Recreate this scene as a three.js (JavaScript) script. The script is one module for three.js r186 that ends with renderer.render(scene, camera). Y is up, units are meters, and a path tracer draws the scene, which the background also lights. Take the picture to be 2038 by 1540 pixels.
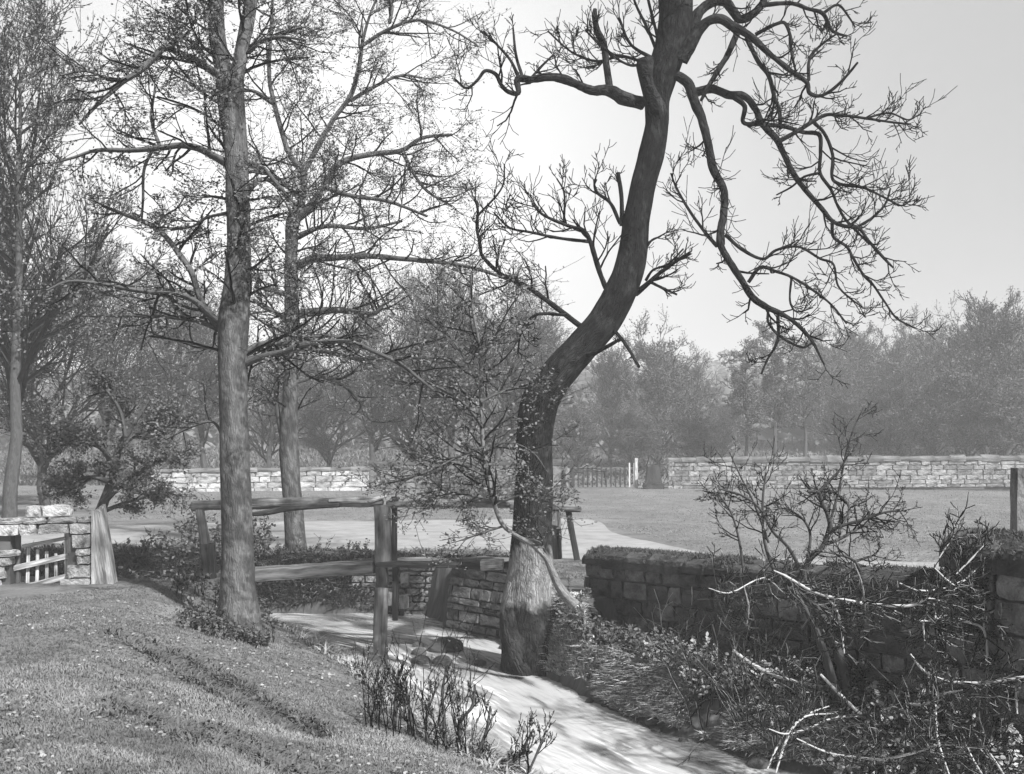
import * as THREE from 'three';
import { mergeGeometries } from 'three/addons/utils/BufferGeometryUtils.js';

// ---------------------------------------------------------------- camera, sky, sun, exposure
const scene = new THREE.Scene();
const IW = 2038, IH = 1540, F = 2115, HOR = 870, CX = 1019;         // picture size, focal length and horizon line in picture points
const camera = new THREE.PerspectiveCamera(2 * Math.atan(IH / 2 / F) * 180 / Math.PI, IW / IH, 0.1, 2000);
camera.position.set(0, 0, 0);
camera.lookAt(0, 0, -1);
camera.setViewOffset(IW, IH, 0, IH / 2 - HOR, IW, IH);              // rising front of the plate camera: uprights stay upright
scene.add(camera);
const SKY_W = 512, SKY_H = 256;
function skyTexture() {
  const data = new Float32Array(SKY_W * SKY_H * 4);
  const g = new THREE.Vector3(-0.17, 0.22, -1).normalize(), d = new THREE.Vector3();
  for (let j = 0; j < SKY_H; j++) for (let i = 0; i < SKY_W; i++) {
    const ph = ((i + 0.5) / SKY_W - 0.5) * 2 * Math.PI, th = ((j + 0.5) / SKY_H - 0.5) * Math.PI;
    d.set(Math.cos(th) * Math.cos(ph), Math.sin(th), Math.cos(th) * Math.sin(ph));
    const a = Math.acos(Math.min(1, d.dot(g)));
    let v = 0.142 + 0.19 * Math.exp(-a * a / 0.105) + 0.015 * Math.exp(-Math.abs(d.y) * 5);
    const k = (j * SKY_W + i) * 4;
    data[k] = data[k + 1] = data[k + 2] = v; data[k + 3] = 1;
  }
  const t = new THREE.DataTexture(data, SKY_W, SKY_H, THREE.RGBAFormat, THREE.FloatType);
  t.mapping = THREE.EquirectangularReflectionMapping; t.magFilter = t.minFilter = THREE.LinearFilter; t.needsUpdate = true;
  return t;
}
scene.background = skyTexture();
scene.environment = scene.background;
const sun = new THREE.DirectionalLight(0xffffff, 3.0);
sun.position.set(0.63 * 60, 1.05 * 60, 0.777 * 60);
sun.target.position.set(0, -2, -18);
sun.position.add(sun.target.position);
sun.castShadow = true; sun.shadow.mapSize.set(4096, 4096); sun.shadow.radius = 3;
Object.assign(sun.shadow.camera, { left: -70, right: 70, top: 60, bottom: -60, near: 1, far: 220 });
scene.add(sun, sun.target);
const renderer = new THREE.WebGLRenderer({ antialias: true });
renderer.toneMapping = THREE.LinearToneMapping;
renderer.toneMappingExposure = 3.65;
renderer.shadowMap.enabled = true;
scene.fog = new THREE.FogExp2(0xdddddd, 0.0026);

// ---------------------------------------------------------------- helpers
function rngOf(seed) { let a = seed >>> 0; return () => { a |= 0; a = a + 0x6D2B79F5 | 0; let t = Math.imul(a ^ a >>> 15, 1 | a); t = t + Math.imul(t ^ t >>> 7, 61 | t) ^ t; return ((t ^ t >>> 14) >>> 0) / 4294967296; }; }
const V = (x, y, z) => new THREE.Vector3(x, y, z);
const lerp = (a, b, t) => a + (b - a) * t, clamp = (x, a = 0, b = 1) => Math.min(b, Math.max(a, x));
const sstep = (a, b, x) => { const t = clamp((x - a) / (b - a)); return t * t * (3 - 2 * t); };
function hash(x, y, z) { let h = Math.imul(x, 374761393) + Math.imul(y, 668265263) + Math.imul(z, 2147483647 ^ 0x5bd1e995) | 0; h = Math.imul(h ^ h >>> 13, 1274126177); h = Math.imul(h ^ h >>> 16, 2246822519); return ((h ^ h >>> 15) >>> 0) / 4294967296; }
function noise(x, y, z = 0) {
  const xi = Math.floor(x), yi = Math.floor(y), zi = Math.floor(z); let u = x - xi, v = y - yi, w = z - zi;
  u = u * u * (3 - 2 * u); v = v * v * (3 - 2 * v); w = w * w * (3 - 2 * w);
  const L = (dz) => lerp(lerp(hash(xi, yi, zi + dz), hash(xi + 1, yi, zi + dz), u), lerp(hash(xi, yi + 1, zi + dz), hash(xi + 1, yi + 1, zi + dz), u), v);
  return lerp(L(0), L(1), w);
}
const fbm = (x, y, z = 0, o = 4) => { let s = 0, a = 0.5, t = 0; for (let i = 0; i < o; i++) { s += a * noise(x, y, z + i * 17); t += a; a *= 0.5; x *= 2.03; y *= 2.03; z *= 2.03; } return s / t; };
const P = (px, py, d) => V((px - CX) / F * d, (HOR - py) / F * d, -d);   // the point seen at a picture point, at a distance
// a tiling noise: sample on a torus-like blend so that edges match
function tileTex(w, h, fn, colour) {
  const data = new Uint8Array(w * h * 4);
  for (let j = 0; j < h; j++) for (let i = 0; i < w; i++) {
    const v = Math.round(255 * clamp(fn(i / w, j / h))), k = (j * w + i) * 4;
    data[k] = data[k + 1] = data[k + 2] = v; data[k + 3] = 255;
  }
  const t = new THREE.DataTexture(data, w, h, THREE.RGBAFormat);
  t.wrapS = t.wrapT = THREE.RepeatWrapping; t.magFilter = THREE.LinearFilter; t.minFilter = THREE.LinearMipmapLinearFilter; t.generateMipmaps = true;
  if (colour) t.colorSpace = THREE.NoColorSpace;
  t.needsUpdate = true; return t;
}
function tnoise(u, v, fx, fy, seed) {          // periodic value noise
  const x = u * fx, y = v * fy, xi = Math.floor(x), yi = Math.floor(y); let a = x - xi, b = y - yi; a = a * a * (3 - 2 * a); b = b * b * (3 - 2 * b);
  const q = (i, j) => hash(((xi + i) % fx + fx) % fx, ((yi + j) % fy + fy) % fy, seed);
  return lerp(lerp(q(0, 0), q(1, 0), a), lerp(q(0, 1), q(1, 1), a), b);
}
const tf = (u, v, fx, fy, s, o = 4) => { let r = 0, a = 0.5, t = 0; for (let i = 0; i < o; i++) { r += a * tnoise(u, v, fx << i, fy << i, s + i); t += a; a *= 0.55; } return r / t; };
const used = new Map();
function numbered(name) { const n = used.get(name) || 0; used.set(name, n + 1); return n ? `${name}_${String(n).padStart(3, '0')}` : name; }
function shade(o) { o.traverse(m => { if (m.isMesh) { m.castShadow = true; m.receiveShadow = true; } }); return o; }
function thing(name, label, category, pos = V(0, 0, 0), group) {
  const o = new THREE.Group(); o.name = numbered(name); o.position.copy(pos); o.userData = { label, category }; if (group) o.userData.group = group; scene.add(o); return o;
}
function part(name, geo, mat, parent, stuff) {
  const m = new THREE.Mesh(geo, mat); m.name = name; m.castShadow = m.receiveShadow = true; if (stuff) m.userData.kind = 'stuff';
  parent.add(m); return m;
}
function structure(name, geo, mat) { const m = new THREE.Mesh(geo, mat); m.name = name; m.userData.kind = 'structure'; m.castShadow = m.receiveShadow = true; scene.add(m); return m; }
const _m = new THREE.Matrix4(), _q = new THREE.Quaternion(), _s = V(1, 1, 1), _e = new THREE.Euler();
function instanced(name, geo, mat, list, parent, tint) {   // list of {p, q, s, c}
  const im = new THREE.InstancedMesh(geo, mat, list.length); im.name = name; im.userData.kind = 'stuff';
  const col = new THREE.Color();
  list.forEach((l, i) => { _m.compose(l.p, l.q, typeof l.s === 'number' ? _s.set(l.s, l.s, l.s) : _s.copy(l.s)); im.setMatrixAt(i, _m); if (tint) { col.setRGB(l.c, l.c, l.c); im.setColorAt(i, col); } });
  im.castShadow = im.receiveShadow = true; parent.add(im); return im;
}

// tubes: many tapered, bent stems gathered in one geometry
class Tubes {
  constructor() { this.p = []; this.n = []; this.u = []; this.i = []; this.c = []; }
  add(pts, rad, sides = 6, o = {}) {
    const n = pts.length; if (n < 2) return;
    const t = V(), nx = V(), bx = V(), prev = V();
    t.subVectors(pts[1], pts[0]).normalize();
    nx.set(Math.abs(t.y) > 0.9 ? 1 : 0, Math.abs(t.y) > 0.9 ? 0 : 1, 0).cross(t).normalize();
    let len = 0; const base = this.p.length / 3, rows = n, S = sides + 1, circ = Math.max(1, Math.round(2 * Math.PI * rad[0] / 0.5));
    for (let k = 0; k < n; k++) {
      if (k > 0) len += pts[k].distanceTo(pts[k - 1]);
      if (k > 0 && k < n - 1) t.subVectors(pts[k + 1], pts[k - 1]).normalize(); else if (k === n - 1) t.subVectors(pts[k], pts[k - 1]).normalize();
      nx.addScaledVector(t, -nx.dot(t)).normalize(); bx.crossVectors(t, nx);
      for (let s = 0; s < S; s++) {
        const a = (s % sides) / sides * Math.PI * 2, ca = Math.cos(a), sa = Math.sin(a);
        let r = rad[k];
        const dx = nx.x * ca + bx.x * sa, dy = nx.y * ca + bx.y * sa, dz = nx.z * ca + bx.z * sa;
        if (o.rough) { const q = o.freq || 3; r *= 1 + o.rough * (fbm((pts[k].x + dx * r) * q, (pts[k].y) * q * 0.6, (pts[k].z + dz * r) * q, 3) - 0.5) * 2 + (o.flute && k < n ? o.flute(k / (n - 1), a) : 0); }
        const x = pts[k].x + dx * r, y = pts[k].y + dy * r, z = pts[k].z + dz * r;
        this.p.push(x, y, z); this.n.push(dx, dy, dz); this.u.push(s / sides * circ, len / 0.5);
        if (o.colour) { const c = o.colour(x, y, z, k / (n - 1)); this.c.push(c, c, c); }
      }
    }
    for (let k = 0; k < rows - 1; k++) for (let s = 0; s < sides; s++) { const a = base + k * S + s, b = a + S; this.i.push(a, b, a + 1, b, b + 1, a + 1); }
    if (o.cap) { const c0 = this.p.length / 3, e = pts[n - 1]; this.p.push(e.x + t.x * rad[n - 1] * 0.3, e.y + t.y * rad[n - 1] * 0.3, e.z + t.z * rad[n - 1] * 0.3); this.n.push(t.x, t.y, t.z); this.u.push(0, 0); if (o.colour) { const c = o.colour(e.x, e.y, e.z, 1); this.c.push(c, c, c); } const r0 = base + (rows - 1) * S; for (let s = 0; s < sides; s++) this.i.push(r0 + s, c0, r0 + s + 1); }
    return this;
  }
  get empty() { return !this.i.length; }
  geometry(smooth) {
    const g = new THREE.BufferGeometry();
    g.setAttribute('position', new THREE.Float32BufferAttribute(this.p, 3)); g.setAttribute('uv', new THREE.Float32BufferAttribute(this.u, 2));
    g.setAttribute('normal', new THREE.Float32BufferAttribute(this.n, 3)); g.setIndex(this.i);
    if (this.c.length) g.setAttribute('color', new THREE.Float32BufferAttribute(this.c, 3));
    if (smooth) g.computeVertexNormals();
    return g;
  }
}
function spline(pts, rad, n) {
  const c = new THREE.CatmullRomCurve3(pts, false, 'centripetal'), P2 = [], R2 = [];
  for (let k = 0; k <= n; k++) { const t = k / n; P2.push(c.getPoint(t)); const f = t * (rad.length - 1), i = Math.min(rad.length - 2, Math.floor(f)); R2.push(lerp(rad[i], rad[i + 1], f - i)); }
  return [P2, R2];
}
// a limb followed on the photograph: [px, py, half width] with its own distance, swinging nearer or farther as it goes out
function trace(list, d0, swing = 0, seed = 1, steps = 3) {
  const n = list.length; let L = [0];
  for (let i = 1; i < n; i++) L.push(L[i - 1] + Math.hypot(list[i][0] - list[i - 1][0], list[i][1] - list[i - 1][1]));
  const pts = [], rad = [];
  list.forEach((q, i) => { const t = L[i] / L[n - 1], d = d0 + swing * t + (i ? 0.1 * (hash(seed, i, 7) - 0.5) * Math.min(1, Math.abs(swing)) : 0); pts.push(P(q[0], q[1], d)); rad.push(q[2] * d / F); });
  return spline(pts, rad, (n - 1) * steps);
}
const UP = V(0, 1, 0);
function randDir(r) { const z = r() * 2 - 1, a = r() * 6.2832, s = Math.sqrt(1 - z * z); return V(s * Math.cos(a), z, s * Math.sin(a)); }
// growth of a twig with its forks; style: up, wob, angle, ratio, seg, kids, min, leaf
function grow(T, leaves, p, dir, len, r, level, st, R) {
  const n = Math.max(2, Math.min(6, Math.round(len / st.seg))), pts = [p.clone()], rad = [r]; const d = dir.clone(), q = p.clone();
  const tip = Math.max(st.min, r * 0.5);
  for (let k = 1; k <= n; k++) {
    d.addScaledVector(randDir(R), st.wob).addScaledVector(UP, st.up * (k / n)).normalize();
    q.addScaledVector(d, len / n); pts.push(q.clone()); rad.push(lerp(r, tip, k / n));
  }
  T.add(pts, rad, level > 1 ? 4 : 3, st.colour ? { colour: st.colour } : {});
  if (level > 0) {
    const kids = Math.round(st.kids * (0.7 + 0.6 * R()));
    for (let k = 0; k < kids; k++) {
      const t = 0.25 + 0.75 * (k + R() * 0.8) / kids, f = Math.min(n - 1e-3, t * n), i = Math.floor(f), c = pts[i].clone().lerp(pts[i + 1], f - i), ax = V().subVectors(pts[i + 1], pts[i]).normalize();
      const side = randDir(R); side.addScaledVector(ax, -side.dot(ax)); if (st.flat) side.y *= 1 - st.flat; side.normalize();
      const cd = ax.multiplyScalar(Math.cos(st.angle)).addScaledVector(side, Math.sin(st.angle)).normalize();
      grow(T, leaves, c, cd, len * st.ratio * (0.6 + 0.7 * R()), Math.max(st.min, lerp(r, tip, t) * 0.62), level - 1, st, R);
    }
  }
  if (leaves && level <= st.leafLevel) {
    const m = st.leaves * (0.4 + 1.2 * R());
    for (let k = 0; k < m; k++) { const f = R() * n, i = Math.min(n - 1, Math.floor(f)), c = pts[i].clone().lerp(pts[i + 1], f - i); c.addScaledVector(randDir(R), st.spread * R()); leaves.push(c); }
  }
}
function sprout(T, leaves, [pts, rad], t0, t1, count, len, st, R, level = 2, taper = 0.35) {
  const n = pts.length - 1;
  for (let k = 0; k < count; k++) {
    const t = t0 + (t1 - t0) * (k + R()) / count, f = Math.min(n - 1e-3, t * n), i = Math.floor(f), c = pts[i].clone().lerp(pts[i + 1], f - i), ax = V().subVectors(pts[i + 1], pts[i]).normalize();
    const side = randDir(R); side.addScaledVector(ax, -side.dot(ax)); if (st.flat) side.y *= 1 - st.flat; if (st.lift) side.y += st.lift; side.normalize();
    const an = st.angle * (0.8 + 0.5 * R()), cd = ax.multiplyScalar(Math.cos(an)).addScaledVector(side, Math.sin(an)).normalize();
    grow(T, leaves, c, cd, len * (0.55 + 0.8 * R()) * (1 - taper * t), Math.min(rad[Math.min(i, rad.length - 1)] * 0.55, st.r0 || 0.02), level, st, R);
  }
}
function leafList(list, R, s0, s1, c0 = 0.7, c1 = 1.3) { return list.map(p => ({ p, q: new THREE.Quaternion().setFromEuler(_e.set(R() * 6.28, R() * 6.28, R() * 6.28)), s: lerp(s0, s1, R()), c: lerp(c0, c1, R()) })); }
function leafGeo() {                               // a small leaf folded along its midrib
  const g = new THREE.BufferGeometry();
  g.setAttribute('position', new THREE.Float32BufferAttribute([0, 0, -0.5, 0.3, 0.1, -0.12, 0.26, 0.1, 0.25, 0, 0, 0.5, -0.26, 0.1, 0.25, -0.3, 0.1, -0.12], 3));
  g.setAttribute('uv', new THREE.Float32BufferAttribute([0.5, 0, 1, 0.3, 1, 0.7, 0.5, 1, 0, 0.7, 0, 0.3], 2));
  g.setIndex([0, 2, 1, 0, 3, 2, 0, 4, 3, 0, 5, 4]); g.computeVertexNormals(); return g;
}
const LEAF = leafGeo();

// ---------------------------------------------------------------- materials (grey values, as on the plate)
const tex = {
  bark: tileTex(256, 512, (u, v) => { const w = tf(u, v, 4, 6, 3) * 0.09, a = tf(u + w, v, 14, 5, 11, 3), b = Math.abs(a - 0.5) * 3.2; return 0.25 + 0.55 * clamp(b) + 0.25 * (tf(u, v, 24, 30, 31, 3) - 0.5); }),
  barkTone: tileTex(256, 512, (u, v) => { const w = tf(u, v, 4, 6, 3) * 0.09, a = tf(u + w, v, 14, 5, 11, 3), b = clamp(Math.abs(a - 0.5) * 3.2); return 0.5 + 0.4 * b + 0.5 * (tf(u, v, 5, 7, 51, 5) - 0.5); }),
  stone: tileTex(256, 256, (u, v) => 0.5 + 1.3 * (tf(u, v, 5, 5, 71, 6) - 0.5)),
  stoneTone: tileTex(256, 256, (u, v) => 0.66 + 1.3 * (tf(u, v, 4, 4, 81, 6) - 0.5) + 0.5 * (tf(u, v, 40, 40, 85, 3) - 0.5)),
  ground: tileTex(1024, 1024, (u, v) => 0.74 + 0.62 * (tf(u, v, 9, 9, 91, 7) - 0.5) + 0.28 * (tnoise(u, v, 210, 260, 93) - 0.5) + 0.2 * (tnoise(u, v, 90, 110, 94) - 0.5)),
  groundBump: tileTex(512, 512, (u, v) => tf(u, v, 24, 24, 101, 5)),
  path: tileTex(512, 512, (u, v) => 0.8 + 0.5 * (tf(u, v, 12, 12, 111, 6) - 0.5)),
  wood: tileTex(256, 256, (u, v) => 0.66 + 1.1 * (tf(u, v, 2, 26, 121, 4) - 0.5) + 0.9 * (tf(u, v, 4, 8, 123, 4) - 0.5)),
  woodLog: tileTex(256, 256, (u, v) => 0.66 + 1.1 * (tf(u, v, 22, 2, 141, 4) - 0.5) + 0.8 * (tf(u, v, 5, 4, 143, 4) - 0.5)),
  water: tileTex(512, 512, (u, v) => tf(u + 0.04 * tnoise(u, v, 5, 6, 130), v, 26, 6, 131, 5)),
};
function rep(t, x, y) { const c = t.clone(); c.repeat.set(x, y); c.needsUpdate = true; return c; }
function mat(v, o = {}) { const m = new THREE.MeshPhysicalMaterial({ roughness: 0.95, metalness: 0, specularIntensity: 0.25, ...o }); m.color.setRGB(v, v, v); return m; }
const M = {
  ashBark: mat(1.0, { specularIntensity: 0.05, vertexColors: true, map: tex.barkTone, bumpMap: tex.bark, bumpScale: 0.03 }),
  darkBark: mat(0.036, { specularIntensity: 0.05, map: tex.barkTone, bumpMap: tex.bark, bumpScale: 0.015 }),
  alderBark: mat(1.0, { vertexColors: true, map: tex.barkTone, bumpMap: tex.bark, bumpScale: 0.015 }),
  alderLimb: mat(0.1, { map: tex.barkTone }),
  farBark: mat(0.1, { map: tex.barkTone }), thornBark: mat(0.05), paleBark: mat(0.55, { map: tex.barkTone }), saplingBark: mat(0.3, { map: tex.barkTone }), caneBark: mat(0.5),
  leaf: mat(0.17, { side: THREE.DoubleSide, transmission: 0.35, thickness: 0 }), leafDark: mat(0.13, { side: THREE.DoubleSide, transmission: 0.35, thickness: 0 }), grass: mat(0.135, { side: THREE.DoubleSide }), fieldGrass: mat(0.19, { side: THREE.DoubleSide }), dryGrass: mat(0.42, { side: THREE.DoubleSide }), moss: mat(0.07, { side: THREE.DoubleSide }), herb: mat(0.24, { side: THREE.DoubleSide }),
  ground: mat(1.0, { vertexColors: true, map: tex.ground, bumpMap: tex.groundBump, bumpScale: 0.05 }),
  path: mat(0.27, { map: tex.path, bumpMap: tex.groundBump, bumpScale: 0.02 }),
  wood: mat(0.17, { map: rep(tex.wood, 1, 1), bumpMap: tex.wood, bumpScale: 0.006 }), woodDark: mat(0.05, { map: tex.wood, bumpMap: tex.wood, bumpScale: 0.006 }), woodPale: mat(0.52, { map: tex.wood, bumpMap: tex.wood, bumpScale: 0.004 }),
  logWood: mat(0.2, { map: tex.woodLog, bumpMap: tex.woodLog, bumpScale: 0.012 }), logDark: mat(0.06, { map: tex.woodLog, bumpMap: tex.woodLog, bumpScale: 0.012 }), logPale: mat(0.6, { map: tex.woodLog }),
  whiteWood: mat(0.66, { map: tex.wood }), mortar: mat(0.1), iron: mat(0.05, { roughness: 0.6 }),
  rock: mat(0.055, { roughness: 0.55, bumpMap: tex.stone, bumpScale: 0.03 }), blockPale: mat(0.3, { map: tex.stoneTone }),
};
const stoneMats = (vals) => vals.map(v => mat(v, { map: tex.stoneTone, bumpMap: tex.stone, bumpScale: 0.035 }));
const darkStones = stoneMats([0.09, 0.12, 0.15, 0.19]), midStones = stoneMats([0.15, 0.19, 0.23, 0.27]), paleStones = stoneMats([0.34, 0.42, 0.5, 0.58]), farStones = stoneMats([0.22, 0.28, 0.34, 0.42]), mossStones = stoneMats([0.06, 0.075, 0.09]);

// ---------------------------------------------------------------- the lie of the land
const YW = -3.1;                                    // water level below the lens
const baseTab = [[-20, -1.5], [0, -1.55], [5, -1.75], [10, -1.95], [14, -2.12], [17, -2.2], [20, -2.2], [35, -2.3], [51, -2.46], [60, -2.42], [90, -1.2], [130, 1.4], [180, 5.5], [260, 12], [420, 14], [900, 14]];
function baseY(d) { for (let i = 1; i < baseTab.length; i++) if (d <= baseTab[i][0]) { const [a, u] = baseTab[i - 1], [b, v] = baseTab[i]; return lerp(u, v, sstep(0, 1, clamp((d - a) / (b - a))) * 0.3 + 0.7 * clamp((d - a) / (b - a))); } return 14; }
// outline of the stream seen from above: [x, distance, steepness of the bank beside it]
const SHORE = [[4.6, 4.6, .5], [2.3, 7.0, .45], [0.9, 8.6, .42], [-0.04, 9.8, .42], [-0.5, 10.75, .42], [-0.98, 11.9, .42], [-1.66, 13.5, .42], [-2.3, 14.75, .45], [-3.1, 16.1, .55], [-4.1, 17.4, .7], [-6.2, 18.0, .8], [-12, 18.6, .8],
  [-12, 20.4, 1], [-6.4, 19.3, 1.2], [-4.4, 18.75, 2.2], [-2.6, 18.75, 3], [-1.55, 18.7, 6], [-1.2, 18.0, 6], [-1.02, 17.15, 5], [-0.1, 16.15, 5], [0.06, 15.2, 3.5], [0.28, 14.2, 5], [0.72, 13.2, 3.4], [1.08, 12.3, 1.7], [1.66, 11.1, 1.3], [2.5, 10.05, 1.15], [3.3, 9.3, 1.1], [4.3, 8.0, 1.1], [6.4, 5.6, .8]];
function shore(x, d) {                              // signed distance to the outline (negative in the water) and steepness there
  let best = 1e9, st = 1, inside = false;
  for (let i = 0, n = SHORE.length; i < n; i++) {
    const a = SHORE[i], b = SHORE[(i + 1) % n], ex = b[0] - a[0], ey = b[1] - a[1], t = clamp(((x - a[0]) * ex + (d - a[1]) * ey) / (ex * ex + ey * ey)), dx = x - a[0] - ex * t, dy = d - a[1] - ey * t, q = dx * dx + dy * dy;
    if (q < best) { best = q; st = lerp(a[2], b[2], t); }
    if ((a[1] > d) !== (b[1] > d) && x < a[0] + (d - a[1]) / (b[1] - a[1]) * (b[0] - a[0])) inside = !inside;
  }
  return [(inside ? -1 : 1) * Math.sqrt(best), st];
}
function groundY(x, z) {
  const d = -z; let y = baseY(d);
  y += 0.10 * (fbm(x * 0.16 + 5, d * 0.16, 3, 3) - 0.5) * sstep(2, 10, Math.abs(x) + d * 0.5) + (d > 70 ? (fbm(x * 0.012, d * 0.012, 9, 3) - 0.5) * Math.min(10, (d - 70) * 0.06) : 0);
  if (x > 6 && d > 60) y += Math.min(9, (x - 6) * 0.03 * Math.min(1, (d - 60) / 60));
  if (d > 3 && d < 26 && x > -13 && x < 9) {
    let [s, st] = shore(x, d); s += 0.12 * (noise(x * 1.7, d * 1.7) - 0.5);
    if (s < 0) return YW - 0.35 * sstep(0, -0.7, s) - 0.02;
    const bank = YW + st * s * (1 - 0.12 * Math.min(2, s)) + 0.02 + 0.06 * (fbm(x * 3, d * 3, 1, 3) - 0.5) * Math.min(1, s * 2);
    if (x > 0.9 && d > 7.5 && d < 14 && x < lerp(0.98, 3.8, (14.5 - d) / 5.08) + 0.05) y = Math.min(y, -2.58 + 0.12 * (fbm(x * 1.5, d * 1.5, 21, 3) - 0.5));
    const k = 0.22; const h = clamp(0.5 + 0.5 * (y - bank) / k);      // smooth minimum
    y = lerp(y, bank, h) - k * h * (1 - h) * 0.5;
  }
  if (x < 2 && d < 15 && d > 3) {                   // the two old ruts that run along the near bank
    for (const [a, b, m, w] of [[[-3.9, 11.2], [-1.7, 8.9], 0.13, 0.2], [[-2.6, 7.7], [-0.95, 6.9], 0.10, 0.17]]) {
      const ex = b[0] - a[0], ey = b[1] - a[1], t = clamp(((x - a[0]) * ex + (d - a[1]) * ey) / (ex * ex + ey * ey)), q = Math.hypot(x - a[0] - ex * t, d - a[1] - ey * t);
      y -= m * Math.exp(-q * q / (w * w));
    }
  }
  return y;
}
const G = (x, d) => V(x, groundY(x, -d), -d);
function onGround(px, py, far = 120) {              // where the sight line through a picture point meets the land
  let lo = 2, p; for (let d = 3; d < far; d += 0.05 + d * 0.004) { p = P(px, py, d); if (p.y <= groundY(p.x, p.z)) { lo = d; break; } lo = d; } p = P(px, py, lo); p.y = groundY(p.x, p.z); return p;
}
{ // ground
  const xs = [], ds = [];
  for (let x = -13; x <= 9; x += 0.16) xs.push(x);
  for (let s = 0.25, x = 9; x < 500; s *= 1.13) xs.push(x += s);
  for (let s = 0.25, x = -13; x > -500; s *= 1.13) xs.unshift(x -= s);
  for (let d = 3; d <= 23; d += 0.16) ds.push(d);
  for (let s = 0.3, d = 23; d < 600; s *= 1.07) ds.push(d += s);
  for (let s = 0.4, d = 3; d > -40; s *= 1.25) ds.unshift(d -= s);
  const p = [], u = [], c = [], idx = [], nx = xs.length;
  for (const d of ds) for (const x of xs) {
    const y = groundY(x, -d); p.push(x, y, -d); u.push(x / 5, d / 5);
    let v = 0.165;
    const patch = fbm(x * 0.7, d * 0.7, 4, 4); v *= 0.8 + 0.4 * patch;
    if (d < 26 && x > -13 && x < 9) { const [s, st] = shore(x, d); const soil = st > 0.9 ? 1.6 : 0.35; if (s < soil * (0.5 + fbm(x * 2.2, d * 2.2, 2, 4))) v = 0.095 * (0.7 + 0.6 * fbm(x * 4, d * 4, 6)); }
    if (d > 62) v = 0.08 * (0.7 + 0.6 * fbm(x * 0.05, d * 0.05, 8));
    c.push(v, v, v);
  }
  for (let j = 0; j < ds.length - 1; j++) for (let i = 0; i < nx - 1; i++) { const a = j * nx + i, b = a + nx; idx.push(a, a + 1, b, b, a + 1, b + 1); }
  const g = new THREE.BufferGeometry(); g.setAttribute('position', new THREE.Float32BufferAttribute(p, 3)); g.setAttribute('uv', new THREE.Float32BufferAttribute(u, 2)); g.setAttribute('color', new THREE.Float32BufferAttribute(c, 3)); g.setIndex(idx); g.computeVertexNormals();
  structure('ground', g, M.ground);
}
{ // pale track that comes along the far bank to the bridge and runs on behind the wall
  const back = [[-300, 1050], [200, 1046], [480, 1038], [740, 1034], [1000, 1031], [1165, 1031], [1222, 1058], [1305, 1080], [1425, 1104], [1600, 1113], [1800, 1119], [2100, 1124]];
  const front = [[-300, 1092], [200, 1092], [480, 1105], [740, 1112], [960, 1112], [1120, 1112], [1180, 1116], [1290, 1124], [1400, 1132], [1600, 1142], [1800, 1150], [2100, 1160]];
  const flat = ([px, py]) => { const d = 2.21 * F / (py - HOR); return V((px - CX) / F * d, 0, -d); };
  const A = new THREE.CatmullRomCurve3(back.map(flat)), B = new THREE.CatmullRomCurve3(front.map(flat)), nu = 120, nv = 24, p = [], u = [], idx = [];
  for (let i = 0; i <= nu; i++) { const a = A.getPoint(i / nu), b = B.getPoint(i / nu); for (let j = 0; j <= nv; j++) { const q = a.clone().lerp(b, j / nv); q.z += (j === 0 || j === nv) ? 0.7 * (fbm(q.x * 2.2, 3, 1) - 0.5) : 0; p.push(q.x, groundY(q.x, q.z) + 0.012, q.z); u.push(q.x / 4, q.z / 4); } }
  for (let i = 0; i < nu; i++) for (let j = 0; j < nv; j++) { const a = i * (nv + 1) + j, b = a + nv + 1; idx.push(a, a + 1, b, b, a + 1, b + 1); }
  const g = new THREE.BufferGeometry(); g.setAttribute('position', new THREE.Float32BufferAttribute(p, 3)); g.setAttribute('uv', new THREE.Float32BufferAttribute(u, 2)); g.setIndex(idx); g.computeVertexNormals();
  structure('path', g, M.path);
}
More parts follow.
